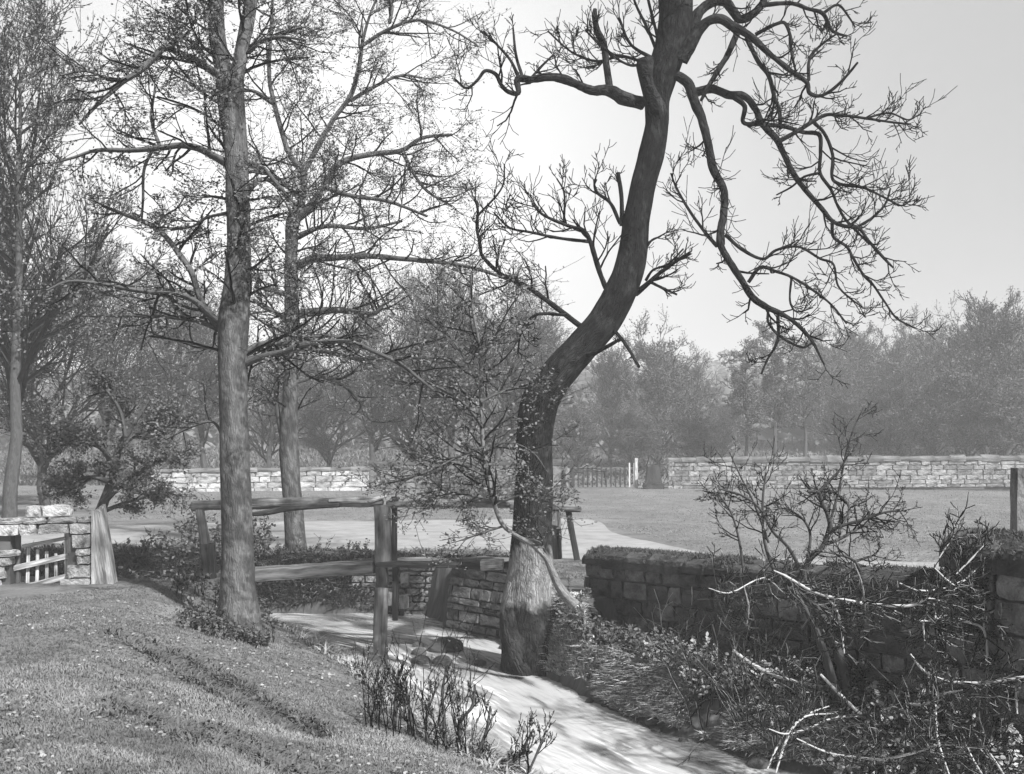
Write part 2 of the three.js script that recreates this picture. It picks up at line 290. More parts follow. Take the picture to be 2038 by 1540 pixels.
{ // the stream: smoothed by the long exposure, foam drawn out along the current
  const W = 1024, H = 1024, X0 = -9, X1 = 7, D0 = 4, D1 = 20.5, data = new Uint8Array(W * H * 4), rough = new Uint8Array(W * H * 4);
  const axis = [[-12, 19.4], [-5.5, 18.55], [-3.4, 17.9], [-1.6, 16.2], [-0.9, 14.6], [-0.2, 13], [0.4, 11.5], [1.2, 10], [2.3, 8.5], [3.5, 7], [5.5, 5]];
  let len = [0]; for (let i = 1; i < axis.length; i++) len.push(len[i - 1] + Math.hypot(axis[i][0] - axis[i - 1][0], axis[i][1] - axis[i - 1][1]));
  const flow = (x, d) => { let b = 1e9, s = 0, o = 0; for (let i = 0; i < axis.length - 1; i++) { const [ax, ad] = axis[i], ex = axis[i + 1][0] - ax, ey = axis[i + 1][1] - ad, l2 = ex * ex + ey * ey, t = clamp(((x - ax) * ex + (d - ad) * ey) / l2), q = Math.hypot(x - ax - ex * t, d - ad - ey * t); if (q < b) { b = q; s = len[i] + t * Math.sqrt(l2); o = ((x - ax) * ey - (d - ad) * ex) / Math.sqrt(l2); } } return [s, o]; };
  for (let j = 0; j < H; j++) for (let i = 0; i < W; i++) {
    const x = lerp(X0, X1, i / W), d = lerp(D0, D1, j / H), [s, o] = flow(x, d), k = (j * W + i) * 4;
    const wv = o + 0.25 * (noise(s * 0.7, o * 0.9, 5) - 0.5);
    const st = fbm(s * 0.9, wv * 4.2, 2, 5), fine = fbm(s * 2.2, wv * 17, 8, 3), big = fbm(s * 0.45, o * 0.8, 12, 3);
    const foam = sstep(0.40, 0.62, st * 0.62 + fine * 0.26 + (big - 0.5) * 0.5 + 0.1);
    const v = Math.round(255 * (0.3 + 0.7 * foam)); data[k] = data[k + 1] = data[k + 2] = v; data[k + 3] = 255;
    const r = Math.round(255 * clamp(0.5 * st + 0.5 * fine)); rough[k] = rough[k + 1] = rough[k + 2] = r; rough[k + 3] = 255;
  }
  const mk = (a) => { const t = new THREE.DataTexture(a, W, H, THREE.RGBAFormat); t.magFilter = THREE.LinearFilter; t.minFilter = THREE.LinearMipmapLinearFilter; t.generateMipmaps = true; t.needsUpdate = true; return t; };
  const nx = 260, nz = 230, p = [], u = [], idx = [];
  for (let j = 0; j <= nz; j++) for (let i = 0; i <= nx; i++) { const x = lerp(X0 - 3, X1, i / nx), d = lerp(D0, D1, j / nz); p.push(x, YW + 0.012 * (fbm(x * 1.2, d * 1.2, 3) - 0.5) + (() => { const [s, o] = flow(x, d); return 0.03 * (fbm(s * 1.5, o * 4.5, 5, 3) - 0.5); })(), -d); u.push((x - X0) / (X1 - X0), (d - D0) / (D1 - D0)); }
  for (let j = 0; j < nz; j++) for (let i = 0; i < nx; i++) { const a = j * (nx + 1) + i, b = a + nx + 1; idx.push(a, a + 1, b, b, a + 1, b + 1); }
  const g = new THREE.BufferGeometry(); g.setAttribute('position', new THREE.Float32BufferAttribute(p, 3)); g.setAttribute('uv', new THREE.Float32BufferAttribute(u, 2)); g.setIndex(idx); g.computeVertexNormals();
  const m = mat(0.8, { map: mk(data), roughness: 0.12, metalness: 0.5, specularIntensity: 1, bumpMap: mk(rough), bumpScale: 0.03 });
  structure('stream_water', g, m);
}

// ---------------------------------------------------------------- stone work
function tuft(seed, n, lean) {
  const R = rngOf(seed), p = [], idx = [];
  for (let k = 0; k < n; k++) {
    const a = R() * 6.283, l = lean * (0.3 + R()), w = 0.05 + 0.04 * R(), h = 0.6 + 0.5 * R(), x0 = (R() - 0.5) * 0.5, z0 = (R() - 0.5) * 0.5, ca = Math.cos(a), sa = Math.sin(a), b = p.length / 3;
    p.push(x0 - sa * w, 0, z0 + ca * w, x0 + sa * w, 0, z0 - ca * w, x0 + ca * l * 0.4 - sa * w * 0.7, h * 0.6, z0 + sa * l * 0.4 + ca * w * 0.7, x0 + ca * l * 0.4 + sa * w * 0.7, h * 0.6, z0 + sa * l * 0.4 - ca * w * 0.7, x0 + ca * l, h * (1 - 0.25 * lean), z0 + sa * l); idx.push(b, b + 1, b + 2, b + 1, b + 3, b + 2, b + 2, b + 3, b + 4);
  }
  const g = new THREE.BufferGeometry(); g.setAttribute('position', new THREE.Float32BufferAttribute(p, 3)); g.setAttribute('uv', new THREE.Float32BufferAttribute(new Float32Array(p.length / 3 * 2), 2)); g.setIndex(idx); g.computeVertexNormals(); return g;
}
const TUFT = tuft(5, 7, 0.7), LONG = tuft(6, 8, 1.3);
function stoneVariant(seed) {
  const g = new THREE.BoxGeometry(1, 1, 1, 3, 2, 1), p = g.attributes.position;
  for (let i = 0; i < p.count; i++) {
    const x = p.getX(i), y = p.getY(i), z = p.getZ(i), hx = Math.round(x * 6), hy = Math.round(y * 4), hz = Math.round(z * 2), e = (Math.abs(x) > 0.45) + (Math.abs(y) > 0.45) + (Math.abs(z) > 0.45);
    const j = (k) => hash(hx + seed * 31, hy + k * 57, hz + 9) - 0.5, sh = e === 3 ? 0.94 : e === 2 ? 0.98 : 1;
    p.setXYZ(i, x * sh + j(1) * 0.09, y * sh + j(2) * 0.16, z * sh + j(3) * 0.12);
  }
  const uv = g.attributes.uv; for (let i = 0; i < uv.count; i++) uv.setXY(i, uv.getX(i) * 0.8 + seed * 0.37, uv.getY(i) * 0.45 + seed * 0.21);
  g.computeVertexNormals(); return g;
}
const STONES = Array.from({ length: 8 }, (_, i) => stoneVariant(i + 1));
function coping(seed) {                             // rounded, mossy top stone, long side along x
  const s = new THREE.Shape(); const n = 7; s.moveTo(-0.5, -0.5); for (let i = 0; i <= n; i++) { const a = Math.PI * (1 - i / n); s.lineTo(0.5 * Math.cos(a), -0.1 + 0.6 * Math.sin(a) * (0.9 + 0.2 * hash(i, seed, 3))); } s.lineTo(0.5, -0.5);
  const g = new THREE.ExtrudeGeometry(s, { depth: 1, bevelEnabled: true, bevelSize: 0.05, bevelThickness: 0.05, bevelSegments: 1, curveSegments: 2, steps: 1 }); g.rotateY(Math.PI / 2); g.translate(-0.5, 0, 0);
  const uv = g.attributes.uv; for (let i = 0; i < uv.count; i++) uv.setXY(i, uv.getX(i) * 0.4 + seed * 0.3, uv.getY(i) * 0.4); return g;
}
const COPING = [coping(1), coping(2), coping(3)];
// a wall along a line seen from above; front is the side towards +z of its own frame
function stoneWall(name, label, A, B, yTop, yBot, o) {
  const R = rngOf(o.seed || 5), dx = B.x - A.x, dz = B.z - A.z, L = Math.hypot(dx, dz);
  const w = thing(name, label, 'wall', V(A.x, 0, A.z), o.group); w.rotation.y = Math.atan2(-dz, dx);
  const thick = o.thick || 0.4, sd = o.stoneDepth || 0.16, mats = o.mats; let count = 0;
  const top = (x) => lerp(yTop[0], yTop[1], x / L), bot = (x) => lerp(yBot[0], yBot[1], x / L);
  const bat = o.batter || 0;
  if (!o.noCore) {
    const sh = new THREE.Shape(); sh.moveTo(0.03, bot(0) - 0.1); sh.lineTo(L - 0.03, bot(L) - 0.1); const dr = o.drop || 0.02; sh.lineTo(L - 0.03, top(L) - dr); sh.lineTo(0.03, top(0) - dr);
    if (o.hole) { const h = new THREE.Path(); const [hx0, hx1, hy0, hy1] = o.hole; h.moveTo(hx0, hy0); h.lineTo(hx0, hy1); h.lineTo(hx1, hy1); h.lineTo(hx1, hy0); sh.holes.push(h); }
    const cg = new THREE.ExtrudeGeometry(sh, { depth: thick, bevelEnabled: false }); cg.translate(0, 0, -thick - sd * 0.35);
    part('core', cg, M.mortar, w);
  }
  const rows = o.rows, hAvg = Math.max(top(0) - bot(0), top(L) - bot(L)) / rows;
  let y = 0; const yRef = Math.max(top(0) - bot(0), top(L) - bot(L));
  for (let r = 0; r < rows && count < (o.most || 290); r++) {
    const h = hAvg * (0.65 + 0.7 * R()); let x = -R() * o.len * 0.6;
    while (x < L && count < (o.most || 290)) {
      let l = o.len * (0.6 + 0.9 * R()); if (x + l > L - o.len * 0.4) l = L - x; const x0 = Math.max(0, x), x1 = Math.min(L, x + l); x += l; if (x1 - x0 < 0.05) continue;
      const xm = (x0 + x1) / 2, k = (top(xm) - bot(xm)) / yRef, yy = top(xm) - (y + h / 2) * k; if (yy - h / 2 < bot(xm) - 0.25) continue;
      if (o.skip && o.skip(xm, yy)) continue;
      const m = new THREE.Mesh(STONES[Math.floor(R() * 8)], mats[Math.floor(R() * mats.length)]); m.name = 'stone'; m.castShadow = m.receiveShadow = true;
      const j = o.joint || 0.014; m.scale.set(x1 - x0 - j, h * k - j, sd * (0.85 + 0.3 * R())); m.position.set(xm, yy, -sd / 2 + (R() - 0.5) * 0.05 + bat * (top(xm) - yy)); m.rotation.set(-Math.atan(bat), (R() - 0.5) * 0.03, (R() - 0.5) * 0.02 + Math.atan2(top(L) - top(0), L)); w.add(m); count++;
    }
    y += h;
  }
  if (o.cope) { let x = 0; while (x < L - 0.02) { let l = o.cope.len * (0.75 + 0.5 * R()); if (x + l > L - o.cope.len * 0.4) l = L - x; const m = new THREE.Mesh(COPING[Math.floor(R() * 3)], (o.cope.mats || mats)[Math.floor(R() * (o.cope.mats || mats).length)]); m.name = 'coping_stone'; m.castShadow = m.receiveShadow = true; m.scale.set(l - 0.03, o.cope.h * (0.7 + 0.6 * R()), thick + 0.1); m.position.set(x + l / 2, top(x + l / 2) + o.cope.h * 0.45, -thick / 2 - sd * 0.2); m.rotation.set(0, (R() - 0.5) * 0.12, (R() - 0.5) * 0.1 + Math.atan2(top(L) - top(0), L)); w.add(m); x += l; }
    if (o.moss) { const ml = []; for (let i = 0; i < o.moss; i++) { const xx = R() * L, zz = (R() - 0.5) * (thick + 0.12); if (fbm(xx * 2.5, zz * 4, o.seed, 3) < 0.42) continue; ml.push({ p: V(xx, top(xx) + o.cope.h * (0.92 - 1.6 * zz * zz / (thick * thick) * 0.8), zz - thick / 2 - sd * 0.2), q: new THREE.Quaternion().setFromEuler(_e.set((R() - 0.5) * 1.4, R() * 6, (R() - 0.5) * 1.4)), s: 0.025 + 0.05 * R(), c: 0.6 + 0.8 * R() }); } instanced('moss', TUFT, M.moss, ml, w, true); } }
  return w;
}
const at = (px, d) => V((px - CX) / F * d, 0, -d);
// retaining wall of the near bank, from the bridge to the raised end at the picture's right
const WA = V(0.98, 0, -14.5), WB = V(3.8, 0, -9.42), WC = V(4.24, 0, -8.62);
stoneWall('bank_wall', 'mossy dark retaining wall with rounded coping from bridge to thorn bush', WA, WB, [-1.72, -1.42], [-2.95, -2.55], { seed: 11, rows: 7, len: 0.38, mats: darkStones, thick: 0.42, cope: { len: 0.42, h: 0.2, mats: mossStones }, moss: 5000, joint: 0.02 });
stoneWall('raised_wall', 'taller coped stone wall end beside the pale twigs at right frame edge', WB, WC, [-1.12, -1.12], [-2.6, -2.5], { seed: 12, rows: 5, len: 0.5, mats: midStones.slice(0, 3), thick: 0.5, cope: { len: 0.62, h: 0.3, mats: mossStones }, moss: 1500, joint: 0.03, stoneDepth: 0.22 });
// bridge abutment in shade and the lit river wall behind it
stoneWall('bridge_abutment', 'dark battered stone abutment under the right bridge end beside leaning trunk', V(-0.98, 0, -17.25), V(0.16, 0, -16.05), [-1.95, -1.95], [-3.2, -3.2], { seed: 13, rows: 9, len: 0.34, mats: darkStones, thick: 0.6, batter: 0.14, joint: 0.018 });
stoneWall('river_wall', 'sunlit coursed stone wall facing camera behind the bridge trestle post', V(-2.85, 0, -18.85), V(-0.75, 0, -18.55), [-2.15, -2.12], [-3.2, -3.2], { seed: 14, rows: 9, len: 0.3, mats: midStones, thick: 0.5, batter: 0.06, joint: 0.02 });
// far field walls
const far = (px, d) => at(px, d);
stoneWall('field_wall', 'long pale dry stone field wall with dark coping right of the gateway', far(1330, 51), far(2120, 48), [-1.18, -1.02], [-2.5, -2.25], { seed: 21, rows: 6, len: 0.52, mats: farStones, thick: 0.45, cope: { len: 0.8, h: 0.22, mats: midStones.slice(0, 2) }, joint: 0.012, most: 285 });
stoneWall('field_wall', 'low bright stone field wall seen behind the two left alder trunks', far(300, 47), far(735, 49), [-1.55, -1.5], [-2.42, -2.42], { seed: 22, rows: 4, len: 0.7, mats: paleStones, thick: 0.4, joint: 0.012, cope: { len: 0.8, h: 0.14, mats: midStones } });
stoneWall('field_wall', 'far stone wall length between leaning trunk and pale picket gate', far(735, 50.5), far(1135, 52), [-1.35, -1.3], [-2.46, -2.46], { seed: 23, rows: 4, len: 0.7, mats: midStones, thick: 0.4, joint: 0.012, cope: { len: 0.8, h: 0.2, mats: mossStones } });
// gateway wall at the left frame edge
const gateA = V(-9.6, 0, -15.2), gateB = V(-6.18, 0, -15.55);
stoneWall('gateway_wall', 'rough pale stone gateway wall around the white gate at left frame edge', gateA, gateB, [-1.05, -0.98], [-2.35, -2.35], { seed: 31, rows: 9, len: 0.3, mats: paleStones, thick: 0.45, joint: 0.016, hole: [2.3, 3.12, -2.44, -1.38], drop: 0.22, skip: (x, y) => (x > 2.24 && x < 3.16 && y < -1.38) || (y > -1.2 && noise(x * 3.1, y * 7, 4) < 0.48), stoneDepth: 0.2 });
{ // pale slab that leans against the end of the gateway wall
  const w = scene.getObjectByName('gateway_wall'), g = STONES[1].clone(), p = g.attributes.position; for (let i = 0; i < p.count; i++) p.setX(i, (p.getX(i) + 0.5) * (1 - 0.6 * (p.getY(i) + 0.5)) - 0.5); g.computeVertexNormals();
  const m = part('leaning_slab', g, paleStones[2], w); m.scale.set(0.36, 1.32, 0.3); m.position.set(3.62, -1.72, -0.2);
}
// ---------------------------------------------------------------- timber
function beamGeo(len, h, w, seed, rough = 0.012) {    // squared, weathered timber along x from 0 to len
  const g = new THREE.BoxGeometry(len, h, w, Math.max(4, Math.round(len / 0.15)), 2, 2), p = g.attributes.position;
  for (let i = 0; i < p.count; i++) {
    const x = p.getX(i), y = p.getY(i), z = p.getZ(i), c = Math.abs(y) > h * 0.4 && Math.abs(z) > w * 0.4 ? 0.88 : 1;
    p.setXYZ(i, x, y * c + rough * 2 * (fbm(x * 3 + seed, z * 9, seed) - 0.5) * (1 + h * 4), z * c + rough * 2 * (fbm(x * 3, y * 9, seed + 5) - 0.5));
  }
  const uv = g.attributes.uv; for (let i = 0; i < uv.count; i++) uv.setXY(i, uv.getX(i) * Math.max(1, len / 0.8), uv.getY(i) * 0.35 + seed * 0.17);
  g.computeVertexNormals(); g.translate(len / 2, 0, 0); return g;
}
function beam(name, a, b, h, w, m, parent, seed = 1, rough) {   // timber between two points (parent frame)
  const v = V().subVectors(b, a), o = part(name, beamGeo(v.length(), h, w, seed, rough), m, parent);
  o.position.copy(a); const x = v.clone().normalize(), z = V().crossVectors(x, UP); if (z.lengthSq() < 0.05) z.set(0, 0, 1).addScaledVector(x, -x.z); z.normalize(); const y = V().crossVectors(z, x);
  o.quaternion.setFromRotationMatrix(new THREE.Matrix4().makeBasis(x, y, z)); return o;
}
{ // foot bridge
  const LE = V(-4.68, 0, -15.6), RE = V(0.92, 0, -14.85), root = V(-1.9, YW, -15.1);
  const b = thing('footbridge', 'weathered timber footbridge with single handrail crossing the stream', 'bridge', root);
  const T = (px, py, off = 0) => {                    // a point on the bridge line seen at a picture point
    const k = (px - CX) / F, dx = RE.x - LE.x, dd = -RE.z + LE.z; const t = (k * -LE.z - LE.x) / (dx - k * dd), d = -lerp(LE.z, RE.z, t) + off; return P(px, py, d).sub(root);
  };
  // deck: rough balks laid side by side over two spans
  beam('deck_balk', T(438, 1150), T(744, 1129), 0.18, 0.2, M.wood, b, 3, 0.01); beam('deck_balk', T(442, 1143, 0.24), T(746, 1124, 0.24), 0.16, 0.2, M.wood, b, 5, 0.01);
  beam('deck_balk', T(752, 1123), T(1022, 1123), 0.09, 0.18, M.woodDark, b, 4, 0.02); beam('deck_balk', T(750, 1117, 0.22), T(1022, 1117, 0.22), 0.1, 0.2, M.wood, b, 6, 0.02);
  // handrail in lengths, patched and split
  const log = (name, list, m, off, seed) => { const pts = list.map(([x, y]) => T(x, y, off)), rad = list.map(q => q[2] * 15.1 / F), s = spline(pts, rad, list.length * 6); return part(name, new Tubes().add(...s, 9, { rough: 0.2, freq: 5, cap: true }).geometry(true), m, b); };
  log('handrail', [[381, 1007, 3], [383, 1007, 11], [430, 1005, 10.5], [500, 1003, 12], [560, 1001, 11], [620, 1001, 12], [680, 1000, 10], [740, 999, 10], [762, 998, 8]], M.logWood, 0, 3);
  log('handrail_splice', [[496, 1024, 4], [530, 1020, 6], [570, 1012, 6.5], [610, 1008, 7], [676, 1005, 5]], M.logDark, -0.1, 4); log('handrail_splice', [[655, 996, 3], [690, 995, 5.5], [740, 994, 5.5], [770, 987, 2]], M.logPale, -0.07, 5);
  log('handrail', [[770, 1003, 8], [830, 1000, 9], [900, 1001, 8], [960, 1002, 8.5], [1040, 1003, 8]], M.logWood, 0, 6); log('handrail', [[1015, 1007, 7], [1080, 1009, 7.5], [1135, 1011, 8], [1156, 1013, 6]], M.logWood, -0.04, 7);
  // posts
  beam('post', T(415, 1118), T(397, 1012), 0.13, 0.12, M.wood, b, 13); beam('post_base', T(418, 1150), T(412, 1082, -0.05), 0.2, 0.15, M.woodDark, b, 14, 0.02);
  beam('post', T(763, 1122), T(760, 1005), 0.24, 0.12, M.wood, b, 15); beam('post', T(787, 1234, 0.12), T(785, 988, 0.12), 0.085, 0.09, M.woodDark, b, 16); beam('post_cap', T(778, 1003, 0.02), T(796, 997, 0.02), 0.15, 0.14, M.woodDark, b, 17);
  beam('post', T(1108, 1112, 0.25), T(1103, 1014, 0.25), 0.17, 0.1, M.wood, b, 18); beam('post', T(1148, 1114), T(1131, 1016), 0.085, 0.09, M.woodDark, b, 19);
  // trestle leg in the water
  const leg = beam('trestle_leg', T(757, 1360, -0.55), T(758, 1172, -0.12), 0.2, 0.2, M.wood, b, 20, 0.02); beam('trestle_head', T(760, 1178), T(758, 1128), 0.17, 0.18, M.woodDark, b, 21, 0.03);
  beam('sill_block', T(958, 1124, -0.1), T(1002, 1122, -0.1), 0.15, 0.2, M.woodPale, b, 22, 0.01);
}
{ // white wooden gate in the gateway
  const w = scene.getObjectByName('gateway_wall'), o = V(2.3, -2.35, -0.25).applyMatrix4(new THREE.Matrix4().makeRotationY(w.rotation.y)).add(w.position);
  const g = thing('wicket_gate', 'small white painted wooden gate standing askew in the stone gateway', 'gate', o); g.rotation.y = w.rotation.y;
  beam('stile', V(0.05, 0, 0), V(0.04, 0.9, 0), 0.06, 0.05, M.wood, g, 1, 0.004); beam('stile', V(0.75, 0, 0), V(0.74, 0.98, 0), 0.07, 0.05, M.whiteWood, g, 2, 0.004);
  beam('rail', V(0.0, 0.1, 0.04), V(0.78, 0.3, 0.04), 0.085, 0.03, M.whiteWood, g, 3, 0.004); beam('rail', V(0.0, 0.42, 0.04), V(0.78, 0.6, 0.04), 0.085, 0.03, M.whiteWood, g, 4, 0.004); beam('rail', V(0.12, 0.74, 0.04), V(0.74, 0.86, 0.04), 0.055, 0.03, M.whiteWood, g, 5, 0.004);
  for (let i = 0; i < 4; i++) beam('pale', V(0.17 + i * 0.14, 0.02, -0.02), V(0.19 + i * 0.13, 0.72 - 0.03 * i, -0.02), 0.05, 0.025, M.whiteWood, g, 6 + i, 0.004);
}
{ // picket gate and stoops on the far side of the field
  const d = 51.5, p0 = at(1142, d), p1 = at(1262, d); const gy = (p) => { p.y = groundY(p.x, p.z); return p; }; gy(p0); gy(p1);
  const g = thing('field_gate', 'pale picket gate in the far field wall at the end of the path', 'gate', p0); const w = p1.x - p0.x;
  for (let i = 0; i < 14; i++) beam('picket', V(w * i / 13, 0.05, 0), V(w * i / 13, (i > 10 ? 1.2 : 0.95) + 0.15 * hash(i, 2, 2), 0), 0.075, 0.03, i > 11 ? M.whiteWood : M.woodDark, g, i, 0.004);
  beam('rail', V(0, 0.3, -0.04), V(w, 0.3, -0.04), 0.1, 0.04, M.wood, g, 20, 0.004); beam('rail', V(0, 0.95, -0.04), V(w, 0.95, -0.04), 0.1, 0.04, M.wood, g, 21, 0.004);
  beam('gate_post', V(w + 0.1, -0.1, 0), V(w + 0.1, 1.45, 0), 0.16, 0.16, M.whiteWood, g, 22, 0.01); beam('gate_post', V(-0.12, -0.1, 0), V(-0.12, 1.4, 0), 0.16, 0.16, M.woodDark, g, 23, 0.01);
  const q = gy(at(1300, 50.6)), s = thing('stone_gatepost', 'squat dark stone gatepost right of the far picket gate', 'gatepost', q);
  const sg = STONES[2].clone(), sp = sg.attributes.position; for (let i = 0; i < sp.count; i++) { const k = 1 - 0.3 * (sp.getY(i) + 0.5); sp.setX(i, sp.getX(i) * k); } sg.computeVertexNormals(); const m = part('shaft', sg, mossStones[0], s); m.scale.set(0.85, 1.2, 0.6); m.position.y = 0.55; const c = part('plinth', STONES[4], mossStones[0], s); c.scale.set(0.95, 0.32, 0.75); c.position.y = 0.12;
  const e = at(2034, 12); e.y = groundY(e.x, e.z); const ps = thing('stone_post', 'upright grey stone post cut by the right frame edge above the wall', 'post', e); const pm = part('shaft', beamGeo(1.9, 0.2, 0.2, 3, 0.012), midStones[1], ps); pm.rotation.z = Math.PI / 2; pm.position.y = -0.2;
}
{ // stones in the stream, and small pale blocks behind the bridge pole
  const rocks = [[667, 1306, 17, 'small dark stone left of trestle leg near the grass bank'], [740, 1330, 34, 'flat dark stone at the foot of the trestle leg'], [832, 1286, 11, 'tiny dark stone farthest back right of trestle leg'], [834, 1302, 16, 'low dark stone in front of the tiny one right of trestle leg'], [888, 1293, 34, 'long flat dark stone, rightmost of the larger stream stones'], [880, 1320, 22, 'broad dark stone nearest camera in the midstream cluster'], [836, 1318, 20, 'flat dark stone at left of the midstream cluster'], [955, 1322, 14, 'thin dark stone barely above water right of midstream cluster'], [1010, 1290, 16, 'dark stone at water edge below the abutment'], [1050, 1318, 20, 'dark stone at water edge below the leaning trunk roots']];
  rocks.forEach(([px, py, w, label], k) => {
    const d = -YW * F / (py - HOR), p = P(px, py, d); p.y = YW;
    const g = new THREE.IcosahedronGeometry(1, 3), a = g.attributes.position, rw = w * d / F;
    for (let i = 0; i < a.count; i++) { const x = a.getX(i), y = a.getY(i), z = a.getZ(i), n = 0.7 + 0.6 * fbm(x * 1.3 + k * 9, y * 1.3, z * 1.3 + k, 3); a.setXYZ(i, x * n * rw, Math.round(y * 6) / 6 * n * rw * 0.6, z * n * rw * 0.9); }
    g.computeVertexNormals(); const t = part(numbered('stream_stone'), g, M.rock, scene); t.position.copy(p); t.position.y = YW + rw * 0.12; t.userData = { label, category: 'stone', group: 'stones in the stream' };
  });
  { const R = rngOf(66); let made = 0; const side = [[2, 9], [20, 27]]; while (made < 26) { const [i0, i1] = side[made % 2], i = i0 + Math.floor(R() * (i1 - i0)), A = SHORE[i], B = SHORE[i + 1], t = R(), x = lerp(A[0], B[0], t) + (R() - 0.5) * 0.25, dd = lerp(A[1], B[1], t) + (R() - 0.5) * 0.2; if (dd < 8.8) continue;
      const g = new THREE.IcosahedronGeometry(1, 2), a = g.attributes.position, rw = 0.05 + 0.11 * R() * R(); for (let q = 0; q < a.count; q++) { const X = a.getX(q), Y = a.getY(q), Z = a.getZ(q), n = 0.6 + 0.8 * fbm(X * 1.2 + made * 7, Y * 1.2, Z * 1.2, 3); a.setXYZ(q, X * n * rw, Y * n * rw * 0.6, Z * n * rw); } g.computeVertexNormals();
      const m = part(numbered('shore_stone'), g, M.rock, scene); m.position.set(x, Math.max(YW, groundY(x, -dd)) + rw * 0.1, -dd); m.userData = { label: made % 2 ? 'small dark stone at the water line of the right bank' : 'small dark stone at the water line of the left grass bank', category: 'stone', group: made % 2 ? 'shore stones of the right bank' : 'shore stones of the left bank' }; m.userData.d = dd; made++; }
    const ord = ['first', 'second', 'third', 'fourth', 'fifth', 'sixth', 'seventh', 'eighth', 'ninth', 'tenth', 'eleventh', 'twelfth', 'thirteenth']; for (const k of ['left', 'right']) scene.children.filter(o => o.userData.group === `shore stones of the ${k} bank`).sort((p, q) => q.userData.d - p.userData.d).forEach((o, i) => { o.userData.label = `small dark stone at the ${k} bank water line, ${ord[i]} down from the bridge`; delete o.userData.d; }); }
  [[776, 1192, 6, 13, 'pale block close left of the thin bridge pole'], [804, 1196, 9, 14, 'pale block close right of the thin bridge pole'], [806, 1150, 8, 10, 'small pale block under the deck right of the thin pole']].forEach(([px, py, w, h, label], k) => {
    const d = 18.45, m = part(numbered('pale_block'), STONES[k + 2], M.blockPale, scene); m.position.copy(P(px, py, d)); m.scale.set(2 * w * d / F, 2 * h * d / F, 0.22); m.userData = { label, category: 'stone', group: 'pale blocks behind the bridge pole' };  // plain pale blocks where bright spots show; what they are is left open
  });
}

